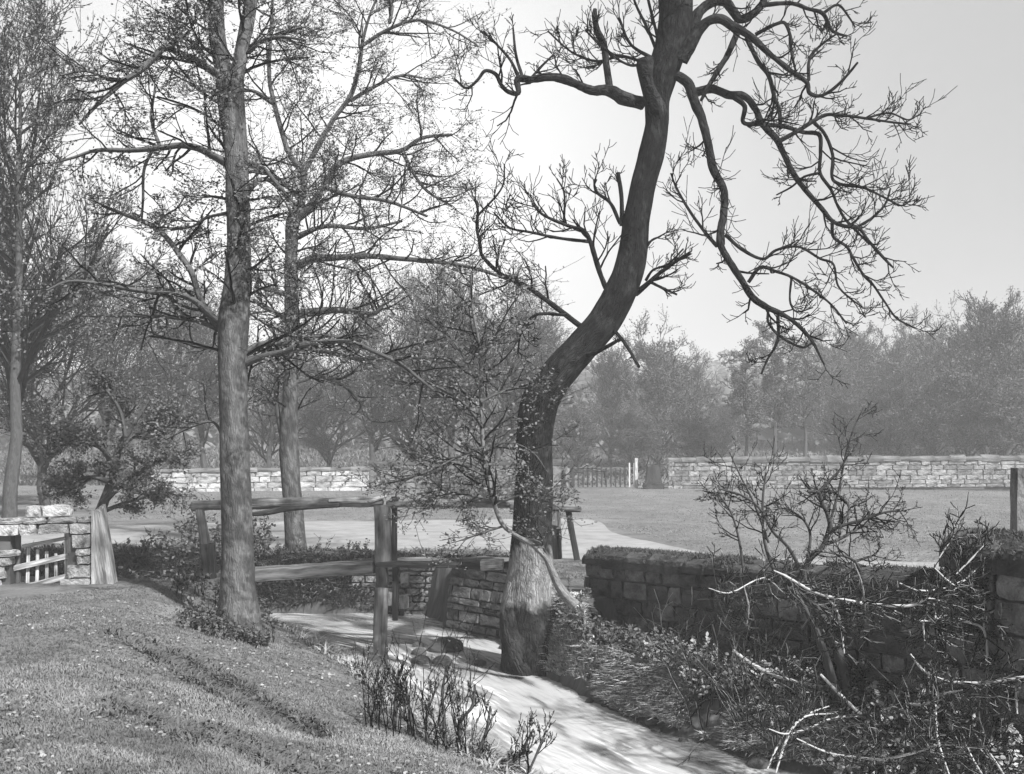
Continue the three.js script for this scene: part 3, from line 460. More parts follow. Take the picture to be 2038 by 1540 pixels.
// ---------------------------------------------------------------- trees
const flatStyle = (o) => ({ up: 0.1, wob: 0.25, angle: 0.9, ratio: 0.62, seg: 0.16, kids: 3.6, min: 0.003, leafLevel: 1, leaves: 4, spread: 0.09, flat: 0.45, r0: 0.02, ...o });
function lichen(yTop, dark, pale, seed) {             // pale crust on the lower bark, in patches that end in a ragged edge
  return (x, y, z) => { const n = fbm(x * 8 + seed, y * 3, z * 8, 5), f = noise(x * 30, y * 18, z * 30); const cover = n * 0.65 + f * 0.35; return cover > yTop ? pale * (0.75 + 0.5 * f) : dark * (0.8 + 0.4 * f); };
}
{ // the leaning ash
  const d = 14.25, R = rngOf(101), base = P(1058, 1200, d);
  const t = thing('ash_tree', 'leaning ash tree with crooked trunk and bare drooping limbs by the bridge', 'tree', base);
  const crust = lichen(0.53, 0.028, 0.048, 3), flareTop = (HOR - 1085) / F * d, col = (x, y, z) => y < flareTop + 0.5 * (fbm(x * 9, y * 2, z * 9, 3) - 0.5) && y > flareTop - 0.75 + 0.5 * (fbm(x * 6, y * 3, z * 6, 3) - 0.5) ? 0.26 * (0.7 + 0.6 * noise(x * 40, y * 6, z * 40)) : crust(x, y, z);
  const rel = ([p, r]) => [p.map(q => q.clone().sub(base)), r];
  const colR = (x, y, z) => col(x + base.x, y + base.y, z + base.z);
  const trunk = rel(trace([[1052, 1345, 58], [1054, 1270, 56], [1057, 1200, 55], [1058, 1130, 46], [1058, 1060, 40], [1062, 960, 38], [1064, 870, 36], [1075, 800, 37], [1108, 745, 35], [1155, 695, 33], [1205, 635, 32], [1240, 570, 32], [1258, 510, 30], [1268, 440, 27], [1278, 380, 26], [1295, 310, 27], [1307, 250, 23], [1308, 200, 25], [1318, 150, 31], [1335, 90, 32], [1345, 20, 33], [1348, -60, 30], [1352, -200, 22], [1360, -420, 12]], d, -0.6, 3, 8));
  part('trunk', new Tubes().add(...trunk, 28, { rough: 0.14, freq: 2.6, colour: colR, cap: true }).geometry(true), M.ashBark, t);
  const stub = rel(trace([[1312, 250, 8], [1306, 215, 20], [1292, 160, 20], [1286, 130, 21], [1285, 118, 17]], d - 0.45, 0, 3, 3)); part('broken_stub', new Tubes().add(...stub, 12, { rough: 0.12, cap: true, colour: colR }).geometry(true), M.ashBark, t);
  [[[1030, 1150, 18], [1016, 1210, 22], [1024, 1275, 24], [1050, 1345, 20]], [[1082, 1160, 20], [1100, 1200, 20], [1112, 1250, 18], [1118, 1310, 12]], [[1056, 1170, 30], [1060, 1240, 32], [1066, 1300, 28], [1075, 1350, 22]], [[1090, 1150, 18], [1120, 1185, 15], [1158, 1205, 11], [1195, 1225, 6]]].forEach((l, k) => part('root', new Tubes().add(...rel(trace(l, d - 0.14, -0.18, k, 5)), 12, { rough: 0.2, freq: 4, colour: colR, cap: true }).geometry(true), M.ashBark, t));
  const st = { up: 0.26, wob: 0.3, angle: 0.7, ratio: 0.66, seg: 0.13, kids: 3, min: 0.0046, leafLevel: -1, leaves: 0, spread: 0, r0: 0.016 };
  const limbs = [
    [[[1279, 206, 13], [1241, 196, 13], [1213, 180, 12], [1179, 180, 10], [1158, 173, 9], [1131, 160, 8.5], [1093, 153, 8], [1059, 158, 7.5], [1030, 158, 7], [1031, 185, 5], [1011, 182, 4.5], [997, 168, 4], [987, 148, 4], [966, 141, 3.5], [949, 161, 3], [928, 175, 2.6], [904, 156, 2]], -0.8, 10, 0.3],
    [[[1213, 176, 8], [1207, 130, 7], [1200, 86, 6.5], [1187, 55, 6], [1183, 30, 6], [1184, 18, 4]], 0.1, 0, 0],
    [[[1033, 155, 4], [1016, 120, 3], [993, 93, 2.6], [972, 72, 2.2], [956, 62, 2]], 0.2, 3, 0.25], [[[1040, 152, 3.4], [1028, 115, 3], [1021, 55, 2]], 0.3, 2, 0.22], [[[1055, 158, 3], [1075, 135, 2.5], [1100, 110, 2]], 0.3, 2, 0.2],
    [[[1346, 150, 9], [1369, 165, 10], [1383, 206, 9.5], [1396, 234, 9], [1410, 292, 8], [1420, 337, 8], [1441, 381, 8], [1440, 426, 8], [1433, 481, 7.5], [1451, 519, 7], [1475, 555, 7], [1499, 593, 6.5], [1530, 613, 6], [1565, 630, 5], [1592, 651, 4], [1616, 679, 3.2], [1640, 725, 1.8]], -1.3, 16, 0.28],
    [[[1427, 490, 4], [1407, 467, 3.4], [1372, 419, 3], [1345, 371, 2.2], [1335, 345, 1.6]], 0.5, 7, 0.32], [[[1444, 467, 4], [1475, 495, 3.6], [1520, 515, 3.2], [1544, 498, 3], [1589, 491, 2.8], [1633, 515, 2.4], [1657, 524, 2.3], [1668, 569, 2.2], [1695, 596, 2], [1716, 610, 1.6]], -0.4, 12, 0.3],
    [[[1489, 562, 4], [1513, 532, 3.4], [1544, 540, 3], [1575, 551, 2.8], [1623, 581, 2.4], [1654, 606, 2.2], [1685, 644, 1.8]], -0.5, 10, 0.28], [[[1575, 551, 2.4], [1573, 603, 2.1], [1585, 620, 1.9], [1618, 612, 1.5]], -0.2, 4, 0.2],
    [[[1548, 627, 3.4], [1547, 679, 3], [1527, 716, 2.4], [1515, 744, 2]], -0.2, 2, 0.15], [[[1529, 615, 3], [1529, 641, 2.8], [1551, 668, 2.6], [1599, 691, 2.4], [1616, 682, 2]], -0.2, 3, 0.2],
    [[[1380, 185, 9], [1417, 177, 9], [1451, 189, 8.5], [1482, 192, 8], [1503, 216, 7], [1517, 247, 6.5], [1544, 275, 6.5], [1561, 309, 6], [1582, 350, 5.5], [1609, 385, 5], [1633, 412, 4.6], [1657, 440, 4.2], [1681, 450, 3.8], [1706, 452, 3.5], [1730, 481, 3], [1764, 519, 2.6], [1778, 533, 2]], -0.2, 14, 0.3],
    [[[1656, 443, 3.6], [1659, 472, 3.4], [1685, 491, 3.2], [1697, 512, 3], [1719, 548, 2.8], [1736, 565, 2.6], [1760, 600, 2.2], [1785, 634, 1.8], [1812, 648, 1.5]], -0.3, 10, 0.26],
    [[[1549, 282, 5], [1592, 258, 4.5], [1620, 240, 4], [1647, 228, 3.5], [1682, 230, 3], [1733, 237, 2.6], [1781, 244, 2.2], [1812, 247, 1.8]], 0.4, 16, 0.28], [[[1720, 236, 2.4], [1770, 225, 2], [1810, 238, 1.6], [1830, 215, 1.3]], 0.2, 5, 0.18],
    [[[1446, 188, 4], [1464, 196, 5.5], [1482, 212, 5], [1479, 243, 4.5], [1517, 247, 4.5], [1561, 252, 4.5], [1599, 263, 4.2], [1630, 268, 4], [1633, 302, 3.6], [1632, 344, 3.4], [1654, 378, 3.2], [1668, 412, 3], [1682, 436, 2.8], [1702, 457, 2.6], [1730, 486, 2]], 0.5, 10, 0.25],
    [[[1620, 244, 3.6], [1640, 265, 3.5], [1657, 309, 3.4], [1657, 357, 3.3], [1678, 368, 3], [1719, 374, 2.6], [1764, 395, 2.2], [1795, 409, 1.8], [1816, 395, 1.4]], 0.3, 14, 0.28], [[[1706, 452, 3], [1740, 430, 2.6], [1762, 405, 2.2], [1772, 375, 1.7]], 0.2, 5, 0.2], [[[1632, 344, 3], [1600, 352, 2.6], [1575, 372, 2], [1545, 388, 1.5]], 0.3, 4, 0.2],
    [[[1355, 120, 15], [1372, 90, 14], [1390, 62, 12], [1410, 42, 10], [1434, 38, 10], [1458, 52, 9.5], [1493, 72, 7], [1530, 106, 5.5], [1578, 144, 5], [1606, 165, 4.6], [1611, 185, 4.2], [1630, 191, 3.8], [1651, 182, 3.4], [1681, 155, 3], [1707, 124, 2.2]], -0.6, 10, 0.3],
    [[[1368, 95, 13], [1388, 30, 11], [1415, 5, 10], [1440, 2, 10], [1455, 17, 9.5], [1472, 38, 9], [1503, 24, 7.5], [1520, 0, 7], [1532, -50, 5]], 0.4, 8, 0.3], [[[1470, 60, 7], [1451, 103, 6], [1431, 137, 5.5], [1414, 165, 5], [1395, 200, 3]], -0.3, 5, 0.22],
    [[[1486, 75, 5], [1510, 124, 4.6], [1530, 151, 4.4], [1541, 192, 4.2], [1551, 220, 4], [1553, 256, 3.6]], -0.5, 8, 0.26], [[[1503, 69, 4], [1544, 48, 3.6], [1560, 45, 3.4], [1572, 69, 3.2], [1575, 103, 2.8], [1584, 144, 2.2]], -0.3, 8, 0.26],
    [[[1515, 10, 5], [1578, 7, 4], [1606, 17, 4], [1637, 27, 4], [1657, 62, 3.2], [1685, 72, 2]], 0.4, 8, 0.26], [[[1637, 27, 3], [1668, 10, 2.5], [1690, 35, 2], [1702, 55, 1.6]], 0.2, 4, 0.2], [[[1609, 160, 3.4], [1611, 117, 3], [1630, 93, 2.6], [1668, 65, 1.8]], 0.2, 6, 0.2],
    [[[1237, 450, 4.5], [1237, 395, 4.2], [1230, 343, 3.6]], -0.1, 1, 0.12], [[[1234, 445, 4], [1213, 402, 3.4], [1186, 381, 2.6], [1182, 357, 2]], -0.3, 5, 0.22],
    [[[1228, 600, 5.5], [1206, 572, 5.5], [1186, 517, 5], [1175, 481, 4.6], [1162, 460, 4], [1124, 447, 3.4], [1079, 426, 2.8], [1059, 405, 2.2]], -0.6, 12, 0.3], [[[1174, 481, 3.8], [1114, 474, 3.2], [1055, 462, 2.8], [1014, 453, 2.2], [983, 423, 1.6]], -0.7, 10, 0.28], [[[1122, 447, 2.8], [1122, 381, 2], [1108, 355, 1.5]], 0, 4, 0.18],
    [[[1180, 668, 6], [1150, 645, 6], [1127, 627, 5.4], [1062, 579, 4.8], [1028, 558, 4.4], [997, 545, 4], [959, 507, 3.6], [956, 488, 3.4], [949, 453, 3], [951, 419, 2.6], [945, 392, 1.8]], -0.9, 12, 0.28], [[[951, 429, 2.6], [1000, 371, 2], [1004, 326, 1.4]], 0, 4, 0.18], [[[1127, 627, 3.5], [1066, 627, 3], [1038, 661, 2.4], [1030, 700, 1.5]], 0.3, 7, 0.22],
    [[[1265, 585, 6], [1292, 562, 5], [1316, 541, 4], [1350, 517, 3.4], [1372, 503, 2.6]], -0.5, 5, 0.2], [[[1296, 562, 3.4], [1320, 574, 3], [1347, 586, 2.2]], -0.2, 3, 0.15], [[[1285, 558, 3], [1299, 538, 2.6], [1330, 525, 2], [1360, 495, 1.6]], -0.4, 4, 0.2], [[[1275, 520, 3], [1295, 480, 2.4], [1315, 470, 1.6]], 0.3, 4, 0.18],
    [[[1213, 648, 4.4], [1241, 679, 3.6], [1272, 730, 2.6]], -0.6, 1, 0.1], [[[1160, 706, 4.6], [1184, 702, 4.6], [1213, 687, 4], [1234, 675, 3]], -0.5, 1, 0.1],
    [[[1312, 115, 4], [1290, 60, 3], [1262, 0, 2.4], [1255, -40, 1.6]], -0.2, 6, 0.24], [[[1318, 110, 4], [1300, 40, 3], [1285, -20, 2.4]], 0.3, 6, 0.24], [[[1305, 120, 4], [1255, 88, 3], [1232, 35, 2]], 0.4, 7, 0.24], [[[1285, 125, 3.6], [1235, 112, 3], [1190, 122, 2.6], [1140, 105, 2.2], [1090, 62, 1.5]], 0.4, 14, 0.26], [[[1290, 122, 3], [1255, 130, 2.5], [1200, 95, 2.2], [1165, 60, 1.8]], -0.3, 8, 0.22], [[[1325, 90, 4], [1315, 30, 3], [1310, -30, 2]], -0.3, 5, 0.24],
  ];
  const tw = new Tubes();
  limbs.forEach(([l, sw, n, len], k) => {
    // start each limb where it springs: on the trunk's own distance at that height
    const y0 = l[0][1], tk = clamp((1345 - y0) / 1765), dd = d - 0.6 * tk; const path = rel(trace(l, dd - (k % 3 - 1) * 0.12, sw, k, 7));
    part('limb', new Tubes().add(...path, 9, { rough: 0.24, freq: 11, cap: true, colour: (x, y, z) => crust(x + base.x, y + base.y, z + base.z) }).geometry(true), M.ashBark, t);
    if (n) sprout(tw, null, path, 0.2, 1, Math.round(n * 1.1), len * 1.5, st, R, 2, 0.2);
  });
  part('twigs', tw.geometry(), M.darkBark, t, true);
}
function alder(name, label, d, seed, trunkList, leaders, limbs, o) {
  const R = rngOf(seed), base = P(trunkList[0][0], trunkList[0][1], d); const t = thing(name, label, 'tree', base), rel = ([p, r]) => [p.map(q => q.clone().sub(base)), r];
  const col = lichen(o.lichen, 0.08, 0.14, seed), colR = (x, y, z) => col(x + base.x, y + base.y, z + base.z);
  const tr = rel(trace(trunkList, d, o.lean || 0, seed, 12)); part('trunk', new Tubes().add(...tr, 22, { rough: 0.1, freq: 3, colour: colR, cap: true }).geometry(true), M.alderBark, t);
  const tw = new Tubes(), leaves = [], st = flatStyle({ leaves: o.leaves || 4 });
  for (const l of leaders) { const p = rel(trace(l, d + (o.lean || 0), 0.1, seed, 5)); part('leader', new Tubes().add(...p, 12, { rough: 0.1, cap: true, colour: colR }).geometry(true), M.alderBark, t); sprout(tw, leaves, p, 0.1, 1, 14, 0.9, st, R, 3, 0); }
  limbs.forEach(([l, sw, n, len], k) => { const p = rel(trace(l, d, sw, seed + k, 4)); part('limb', new Tubes().add(...p, 7, { rough: 0.12, freq: 6 }).geometry(true), M.alderLimb, t); sprout(tw, leaves, p, 0.12, 1, Math.round(n * 0.8), len, st, R, 2, 0.2); });
  // thin side branches straight from the trunk
  sprout(tw, leaves, tr, o.from || 0.35, 1, o.side || 26, o.sideLen || 1.6, { ...st, r0: 0.024, up: 0.05 }, R, 3, 0.3);
  part('twigs', tw.geometry(), M.alderLimb, t, true);
  instanced('foliage', LEAF, M.leaf, leafList(leaves, R, 0.022, 0.05), t, true);
  console.log(name, 'leaves', leaves.length, 'twig tris', tw.i.length / 3);
  return t;
}
alder('alder_tree', 'tall foreground alder with forked trunk standing before the left bridge end', 13.4, 201,
  [[478, 1262, 50], [476, 1215, 42], [474, 1170, 35], [472, 1100, 31], [470, 1000, 30], [466, 850, 28], [463, 740, 28], [465, 640, 31], [472, 560, 26], [476, 480, 23], [474, 400, 23], [470, 300, 23], [462, 220, 25], [457, 165, 27]],
  [[[452, 190, 20], [443, 130, 17], [433, 80, 17], [430, 0, 15], [428, -120, 12], [432, -330, 6]], [[464, 190, 18], [474, 140, 14], [482, 95, 13], [492, 45, 14], [502, -10, 12], [515, -140, 9], [530, -330, 5]]],
  [
    [[[442, 152, 8], [416, 137, 8], [388, 120, 7.5], [354, 105, 7], [330, 94, 7], [302, 120, 6.5], [275, 144, 6], [247, 161, 5.5], [220, 185, 4.5], [196, 206, 4], [158, 247, 2.5]], -1.2, 16, 0.75], [[[247, 161, 4], [206, 153, 3.4], [172, 141, 3], [120, 150, 2]], -0.6, 9, 0.6], [[[330, 94, 4], [352, 78, 3.4], [374, 65, 3], [392, 27, 2]], 0.4, 7, 0.6],
    [[[452, 325, 9], [423, 309, 8], [395, 295, 7], [361, 289, 6.5], [319, 294, 6], [258, 299, 5], [192, 299, 4], [148, 313, 3], [105, 325, 2]], -0.7, 16, 0.75], [[[319, 292, 4], [302, 240, 3], [309, 172, 2]], 0.2, 8, 0.6], [[[302, 302, 3.4], [287, 337, 3], [285, 395, 2.6], [282, 443, 2]], 0.2, 8, 0.55],
    [[[452, 424, 4], [412, 433, 3], [385, 450, 2.6], [340, 457, 2]], 0.4, 9, 0.6], [[[456, 668, 8], [420, 632, 8], [398, 593, 7], [381, 541, 6.5], [356, 505, 6], [330, 471, 5.5], [299, 447, 5], [254, 429, 4], [203, 409, 3]], 0.6, 16, 0.75],
    [[[456, 655, 7], [416, 625, 7], [385, 597, 6], [343, 582, 5.5], [299, 581, 5], [240, 572, 4.5], [196, 564, 4], [137, 560, 3], [92, 578, 2]], -1.0, 14, 0.7], [[[460, 668, 6], [424, 650, 6], [385, 637, 5], [337, 631, 4], [282, 629, 3.4], [212, 629, 2.4]], 0.7, 13, 0.7],
    [[[462, 735, 8], [492, 722, 8], [522, 710, 7], [567, 699, 6], [601, 687, 5.5], [650, 680, 5], [701, 682, 5], [753, 703, 4.5], [801, 727, 4], [835, 754, 3.4], [887, 795, 2.4]], -1.0, 16, 0.75], [[[481, 706, 6], [515, 685, 5.5], [563, 683, 5], [635, 668, 4.4], [690, 672, 3]], 0.5, 10, 0.7],
    [[[474, 410, 7], [486, 394, 7], [508, 364, 6], [532, 357, 4.6], [563, 385, 3.4], [590, 420, 2]], 0.4, 8, 0.55], [[[494, 323, 5], [522, 333, 4.4], [550, 364, 3.8], [591, 409, 2.6]], -0.7, 8, 0.55], [[[494, 105, 4], [526, 79, 3.4], [563, 74, 3], [605, 80, 2]], -0.6, 10, 0.6], [[[448, 880, 3.4], [425, 840, 2.6], [380, 850, 2.2], [330, 875, 1.6]], 0.3, 8, 0.5],
  ], { lichen: 0.5, leaves: 3.2, side: 15, sideLen: 1.2, from: 0.4 });
alder('alder_tree', 'slimmer alder with branching crown standing just beyond the footbridge', 19.4, 301,
  [[594, 1140, 30], [592, 1110, 24], [587, 1060, 20], [582, 1000, 19], [576, 900, 19], [577, 800, 15], [580, 700, 14], [581, 640, 15], [580, 560, 13], [580, 500, 12], [584, 440, 14], [594, 420, 12]],
  [[[594, 425, 10], [602, 385, 8], [603, 344, 7], [577, 309, 5.5], [560, 258, 5], [546, 206, 4.6], [536, 155, 4], [541, 34, 3.4], [545, -80, 2]], [[592, 430, 10], [618, 409, 8], [646, 371, 7.5], [670, 330, 7], [697, 316, 6], [745, 306, 5.5], [801, 299, 5], [839, 275, 4], [900, 268, 2.4]], [[603, 345, 6], [642, 275, 5.5], [666, 234, 5], [698, 190, 5], [715, 130, 4.4], [722, 82, 3.4], [740, 20, 2.4], [770, -40, 2]]],
  [
    [[[590, 627, 10], [618, 622, 9], [673, 617, 7], [700, 620, 6], [746, 624, 4.5], [763, 606, 3]], -1.0, 18, 1.0], [[[590, 531, 9], [618, 517, 8], [653, 514, 7], [736, 510, 6], [798, 515, 5], [870, 521, 4.4], [945, 534, 3.6], [1010, 556, 2.4]], -1.3, 26, 1.1],
    [[[570, 586, 6], [540, 578, 5], [508, 570, 4]], 0.5, 8, 0.8], [[[570, 631, 5.5], [529, 613, 5], [505, 596, 4]], -0.4, 8, 0.8], [[[562, 873, 6], [550, 800, 5], [550, 740, 4.4], [552, 690, 3.4], [540, 640, 2]], 0.4, 10, 0.7],
    [[[801, 299, 4], [820, 340, 3.4], [850, 380, 3], [900, 410, 2.2]], 0.6, 14, 0.9], [[[722, 90, 4], [770, 60, 3.6], [830, 40, 3], [900, 60, 2.2], [950, 90, 1.6]], -0.5, 18, 0.9], [[[775, 45, 4], [780, 10, 3.4], [760, -30, 3]], 0.3, 8, 0.8], [[[698, 200, 4], [750, 170, 3.4], [800, 150, 2.8], [840, 155, 2]], 0.6, 12, 0.9],
    [[[590, 470, 5], [650, 450, 4.4], [730, 455, 3.6], [800, 440, 2.4]], 0.8, 16, 1.0], [[[588, 690, 6], [650, 700, 5], [720, 715, 4], [800, 700, 3], [850, 720, 2]], 1.2, 16, 1.0], [[[588, 760, 5], [640, 750, 4], [700, 780, 3], [740, 840, 2]], 0.8, 10, 0.8], [[[600, 400, 5], [560, 360, 4.4], [520, 340, 3.6], [470, 350, 2.5]], 1.0, 12, 0.9], [[[546, 206, 4], [500, 180, 3.4], [440, 190, 2.6], [380, 170, 2]], 1.0, 12, 0.9],
    [[[645, 372, 5], [700, 390, 4.4], [770, 400, 3.6], [850, 430, 2.6]], -1.0, 16, 1.0],
  ], { lichen: 0.5, leaves: 3.0, side: 18, sideLen: 1.5, from: 0.4 });
// ---------------------------------------------------------------- trees and shrubs beside the stream
{ // sapling with a swept pale foot
  const d = 12.9, R = rngOf(401), base = P(1140, 1200, d), t = thing('leaning_sapling', 'young leafy sapling whose pale curved stem crosses before the leaning trunk', 'sapling', base), rel = ([p, r]) => [p.map(q => q.clone().sub(base)), r];
  const stem = rel(trace([[1146, 1206, 12], [1130, 1190, 11], [1112, 1165, 9], [1098, 1135, 7.5], [1086, 1110, 6], [1062, 1086, 5], [1028, 1066, 4.6], [1002, 1046, 4.4], [986, 1010, 4.6], [979, 980, 4.6], [970, 930, 4.4], [961, 880, 4.4], [957, 800, 4], [957, 740, 3.6], [953, 680, 3.2], [940, 610, 2.6], [938, 540, 1.8]], d, 0.35, 5, 5));
  const colour = (x, y, z) => 0.2 * (0.7 + 0.6 * noise(x * 30, y * 20, z * 30));
  part('stem', new Tubes().add(...stem, 10, { rough: 0.1, freq: 6, colour }).geometry(true), M.alderBark, t);
  const tw = new Tubes(), leaves = [], st = flatStyle({ leaves: 2.2, spread: 0.1, seg: 0.13 });
  const limbs = [[[[957, 800, 3.4], [985, 785, 3], [1030, 770, 2.4], [1060, 765, 1.6]], 0.3, 10], [[[960, 850, 3], [920, 800, 2.6], [870, 770, 2.2], [820, 745, 1.6]], -0.4, 16], [[[963, 890, 3], [920, 905, 2.6], [860, 935, 2.2], [800, 955, 1.8], [735, 970, 1.3]], -0.3, 18], [[[972, 950, 3], [930, 930, 2.4], [880, 915, 2], [850, 900, 1.4]], 0.3, 12], [[[982, 995, 3], [930, 985, 2.4], [880, 975, 2], [830, 985, 1.4]], 0.2, 14], [[[957, 780, 2.6], [930, 720, 2.2], [890, 660, 1.8], [860, 600, 1.3]], 0.4, 16], [[[955, 720, 2.4], [985, 670, 2], [1010, 620, 1.6], [1030, 590, 1.2]], -0.3, 14], [[[1005, 1046, 2.6], [960, 1060, 2.2], [920, 1075, 1.6]], -0.2, 8], [[[1090, 1112, 3], [1075, 1080, 2.4], [1052, 1072, 1.8]], -0.2, 3], [[[985, 1005, 2.6], [1040, 985, 2.2], [1085, 990, 1.6], [1120, 1000, 1.2]], -0.3, 10], [[[965, 900, 2.4], [1010, 880, 2], [1060, 900, 1.6], [1090, 940, 1.2]], -0.4, 10]];
  limbs.forEach(([l, sw, n], k) => { const p = rel(trace(l, d + 0.15, sw, k, 4)); part('branch', new Tubes().add(...p, 6).geometry(true), M.alderLimb, t); sprout(tw, leaves, p, 0.1, 1, Math.round(n * 0.75), 0.5, st, R, 2, 0.2); });
  sprout(tw, leaves, stem, 0.5, 1, 26, 0.65, st, R, 2, 0.3);
  part('twigs', tw.geometry(), M.alderLimb, t, true); instanced('foliage', LEAF, M.leaf, leafList(leaves, R, 0.024, 0.052), t, true); console.log('sapling leaves', leaves.length);
}
{ // stunted thorn by the gateway
  const R = rngOf(411), base = P(188, 1120, 19), t = thing('thorn_tree', 'stunted leaning thorn tree with dense clumps behind the stone gateway', 'tree', base), rel = ([p, r]) => [p.map(q => q.clone().sub(base)), r];
  const d = 19, stem = rel(trace([[184, 1135, 16], [188, 1080, 12], [196, 1030, 10], [212, 985, 9], [226, 940, 8], [238, 890, 7], [262, 850, 5], [285, 815, 3.5], [300, 790, 2]], d, 0.3, 9, 5));
  part('trunk', new Tubes().add(...stem, 10, { rough: 0.2, freq: 4 }).geometry(true), M.farBark, t);
  const tw = new Tubes(), leaves = [], st = flatStyle({ leaves: 1.6, spread: 0.16, seg: 0.2, kids: 4, wob: 0.35 });
  [[[[205, 1000, 7], [240, 965, 6], [285, 935, 5], [340, 905, 3], [380, 895, 2]], -0.6], [[[220, 960, 6], [190, 950, 5], [150, 955, 4], [125, 965, 2]], 0.5], [[[228, 930, 6], [200, 890, 5], [165, 880, 4], [130, 870, 2]], -0.5], [[[238, 890, 5], [280, 860, 4], [330, 850, 3], [360, 830, 2]], 0.6], [[[250, 870, 5], [240, 820, 4], [215, 780, 3], [190, 755, 2]], 0.3], [[[200, 1020, 5], [250, 1000, 4], [300, 985, 3], [330, 980, 2]], 0.4]].forEach(([l, sw], k) => { const p = rel(trace(l, d, sw, k, 4)); part('limb', new Tubes().add(...p, 6, { rough: 0.1 }).geometry(true), M.farBark, t); sprout(tw, leaves, p, 0.15, 1, 11, 0.42, st, R, 3, 0.1); });
  part('twigs', tw.geometry(), M.farBark, t, true); instanced('foliage', LEAF, M.leafDark, leafList(leaves, R, 0.035, 0.065), t, true); console.log('thorn', leaves.length, tw.i.length / 3);
}
{ // dark thorn bush rising over the wall
  const d = 10.1, R = rngOf(421), base = P(1640, 1390, d), t = thing('thorn_bush', 'dark budding thorn bush rising above the mossy bank wall', 'bush', base), rel = ([p, r]) => [p.map(q => q.clone().sub(base)), r];
  const tw = new Tubes(), buds = [], st = { up: 0.12, wob: 0.32, angle: 0.85, ratio: 0.55, seg: 0.08, kids: 3, min: 0.0035, leafLevel: 2, leaves: 1.0, spread: 0.012, r0: 0.009 };
  const S = [[[[1690, 1400, 13], [1680, 1340, 12], [1660, 1280, 11], [1640, 1235, 9], [1612, 1180, 7], [1600, 1140, 6], [1615, 1110, 5], [1634, 1093, 5]], 0, 3], [[[1668, 1392, 10], [1650, 1330, 9], [1630, 1270, 8], [1615, 1235, 6], [1590, 1190, 5], [1568, 1147, 4]], -0.3, 5], [[[1780, 1420, 11], [1775, 1350, 12], [1760, 1290, 12], [1742, 1245, 10], [1728, 1200, 7], [1718, 1160, 5], [1711, 1135, 4]], 0.2, 4],
    [[[1634, 1093, 5], [1652, 1055, 5], [1647, 1023, 4.6], [1636, 1000, 4.4], [1629, 980, 4], [1607, 977, 3]], -0.1, 9], [[[1629, 980, 3.6], [1645, 962, 3], [1671, 935, 2.2], [1690, 900, 1.4]], -0.1, 4], [[[1640, 1075, 4], [1660, 1052, 3.6], [1676, 1046, 3.4], [1726, 1031, 3], [1758, 1020, 2.4], [1790, 1015, 1.8]], -0.3, 14], [[[1636, 1085, 4], [1672, 1072, 3.4], [1706, 1052, 3], [1745, 1037, 2]], 0.3, 12], [[[1668, 1060, 3], [1690, 1010, 2.8], [1672, 988, 2.4], [1642, 972, 2]], 0.3, 8],
    [[[1711, 1135, 3.6], [1698, 1115, 3], [1675, 1105, 2.4], [1650, 1100, 1.6]], -0.2, 6], [[[1700, 1118, 3], [1722, 1110, 2.4], [1742, 1104, 1.8]], 0.1, 4], [[[1590, 1128, 4], [1568, 1088, 3.4], [1538, 1058, 3], [1510, 1010, 2.6], [1475, 985, 2.4], [1430, 972, 1.6]], -0.3, 14], [[[1540, 1135, 3.6], [1522, 1080, 3], [1518, 1000, 2.6], [1524, 940, 1.8]], 0.2, 10], [[[1640, 1080, 3], [1668, 980, 2.4], [1684, 900, 1.8], [1700, 850, 1.4], [1718, 812, 1]], 0.1, 5], [[[1530, 1080, 2.6], [1500, 1000, 2.2], [1470, 940, 1.6], [1452, 900, 1]], 0.1, 5], [[[1480, 1140, 3], [1472, 1080, 2.6], [1455, 1020, 2], [1430, 985, 1.4]], 0.2, 10], [[[1605, 1125, 3.4], [1612, 1060, 2.8], [1595, 1030, 2.2], [1560, 1010, 1.6]], 0.2, 8]];
  S.forEach(([l, sw, n], k) => { const p = rel(trace(l, d, sw, k, 4)); part('stem', new Tubes().add(...p, 7, { rough: 0.15, freq: 12 }).geometry(true), M.thornBark, t); sprout(tw, buds, p, 0.3, 1, n, 0.3, { ...st, min: 0.0026 }, R, 2, 0.2); });
  part('twigs', tw.geometry(), M.thornBark, t, true); instanced('buds', LEAF, M.leafDark, leafList(buds, R, 0.014, 0.028), t, true);
}
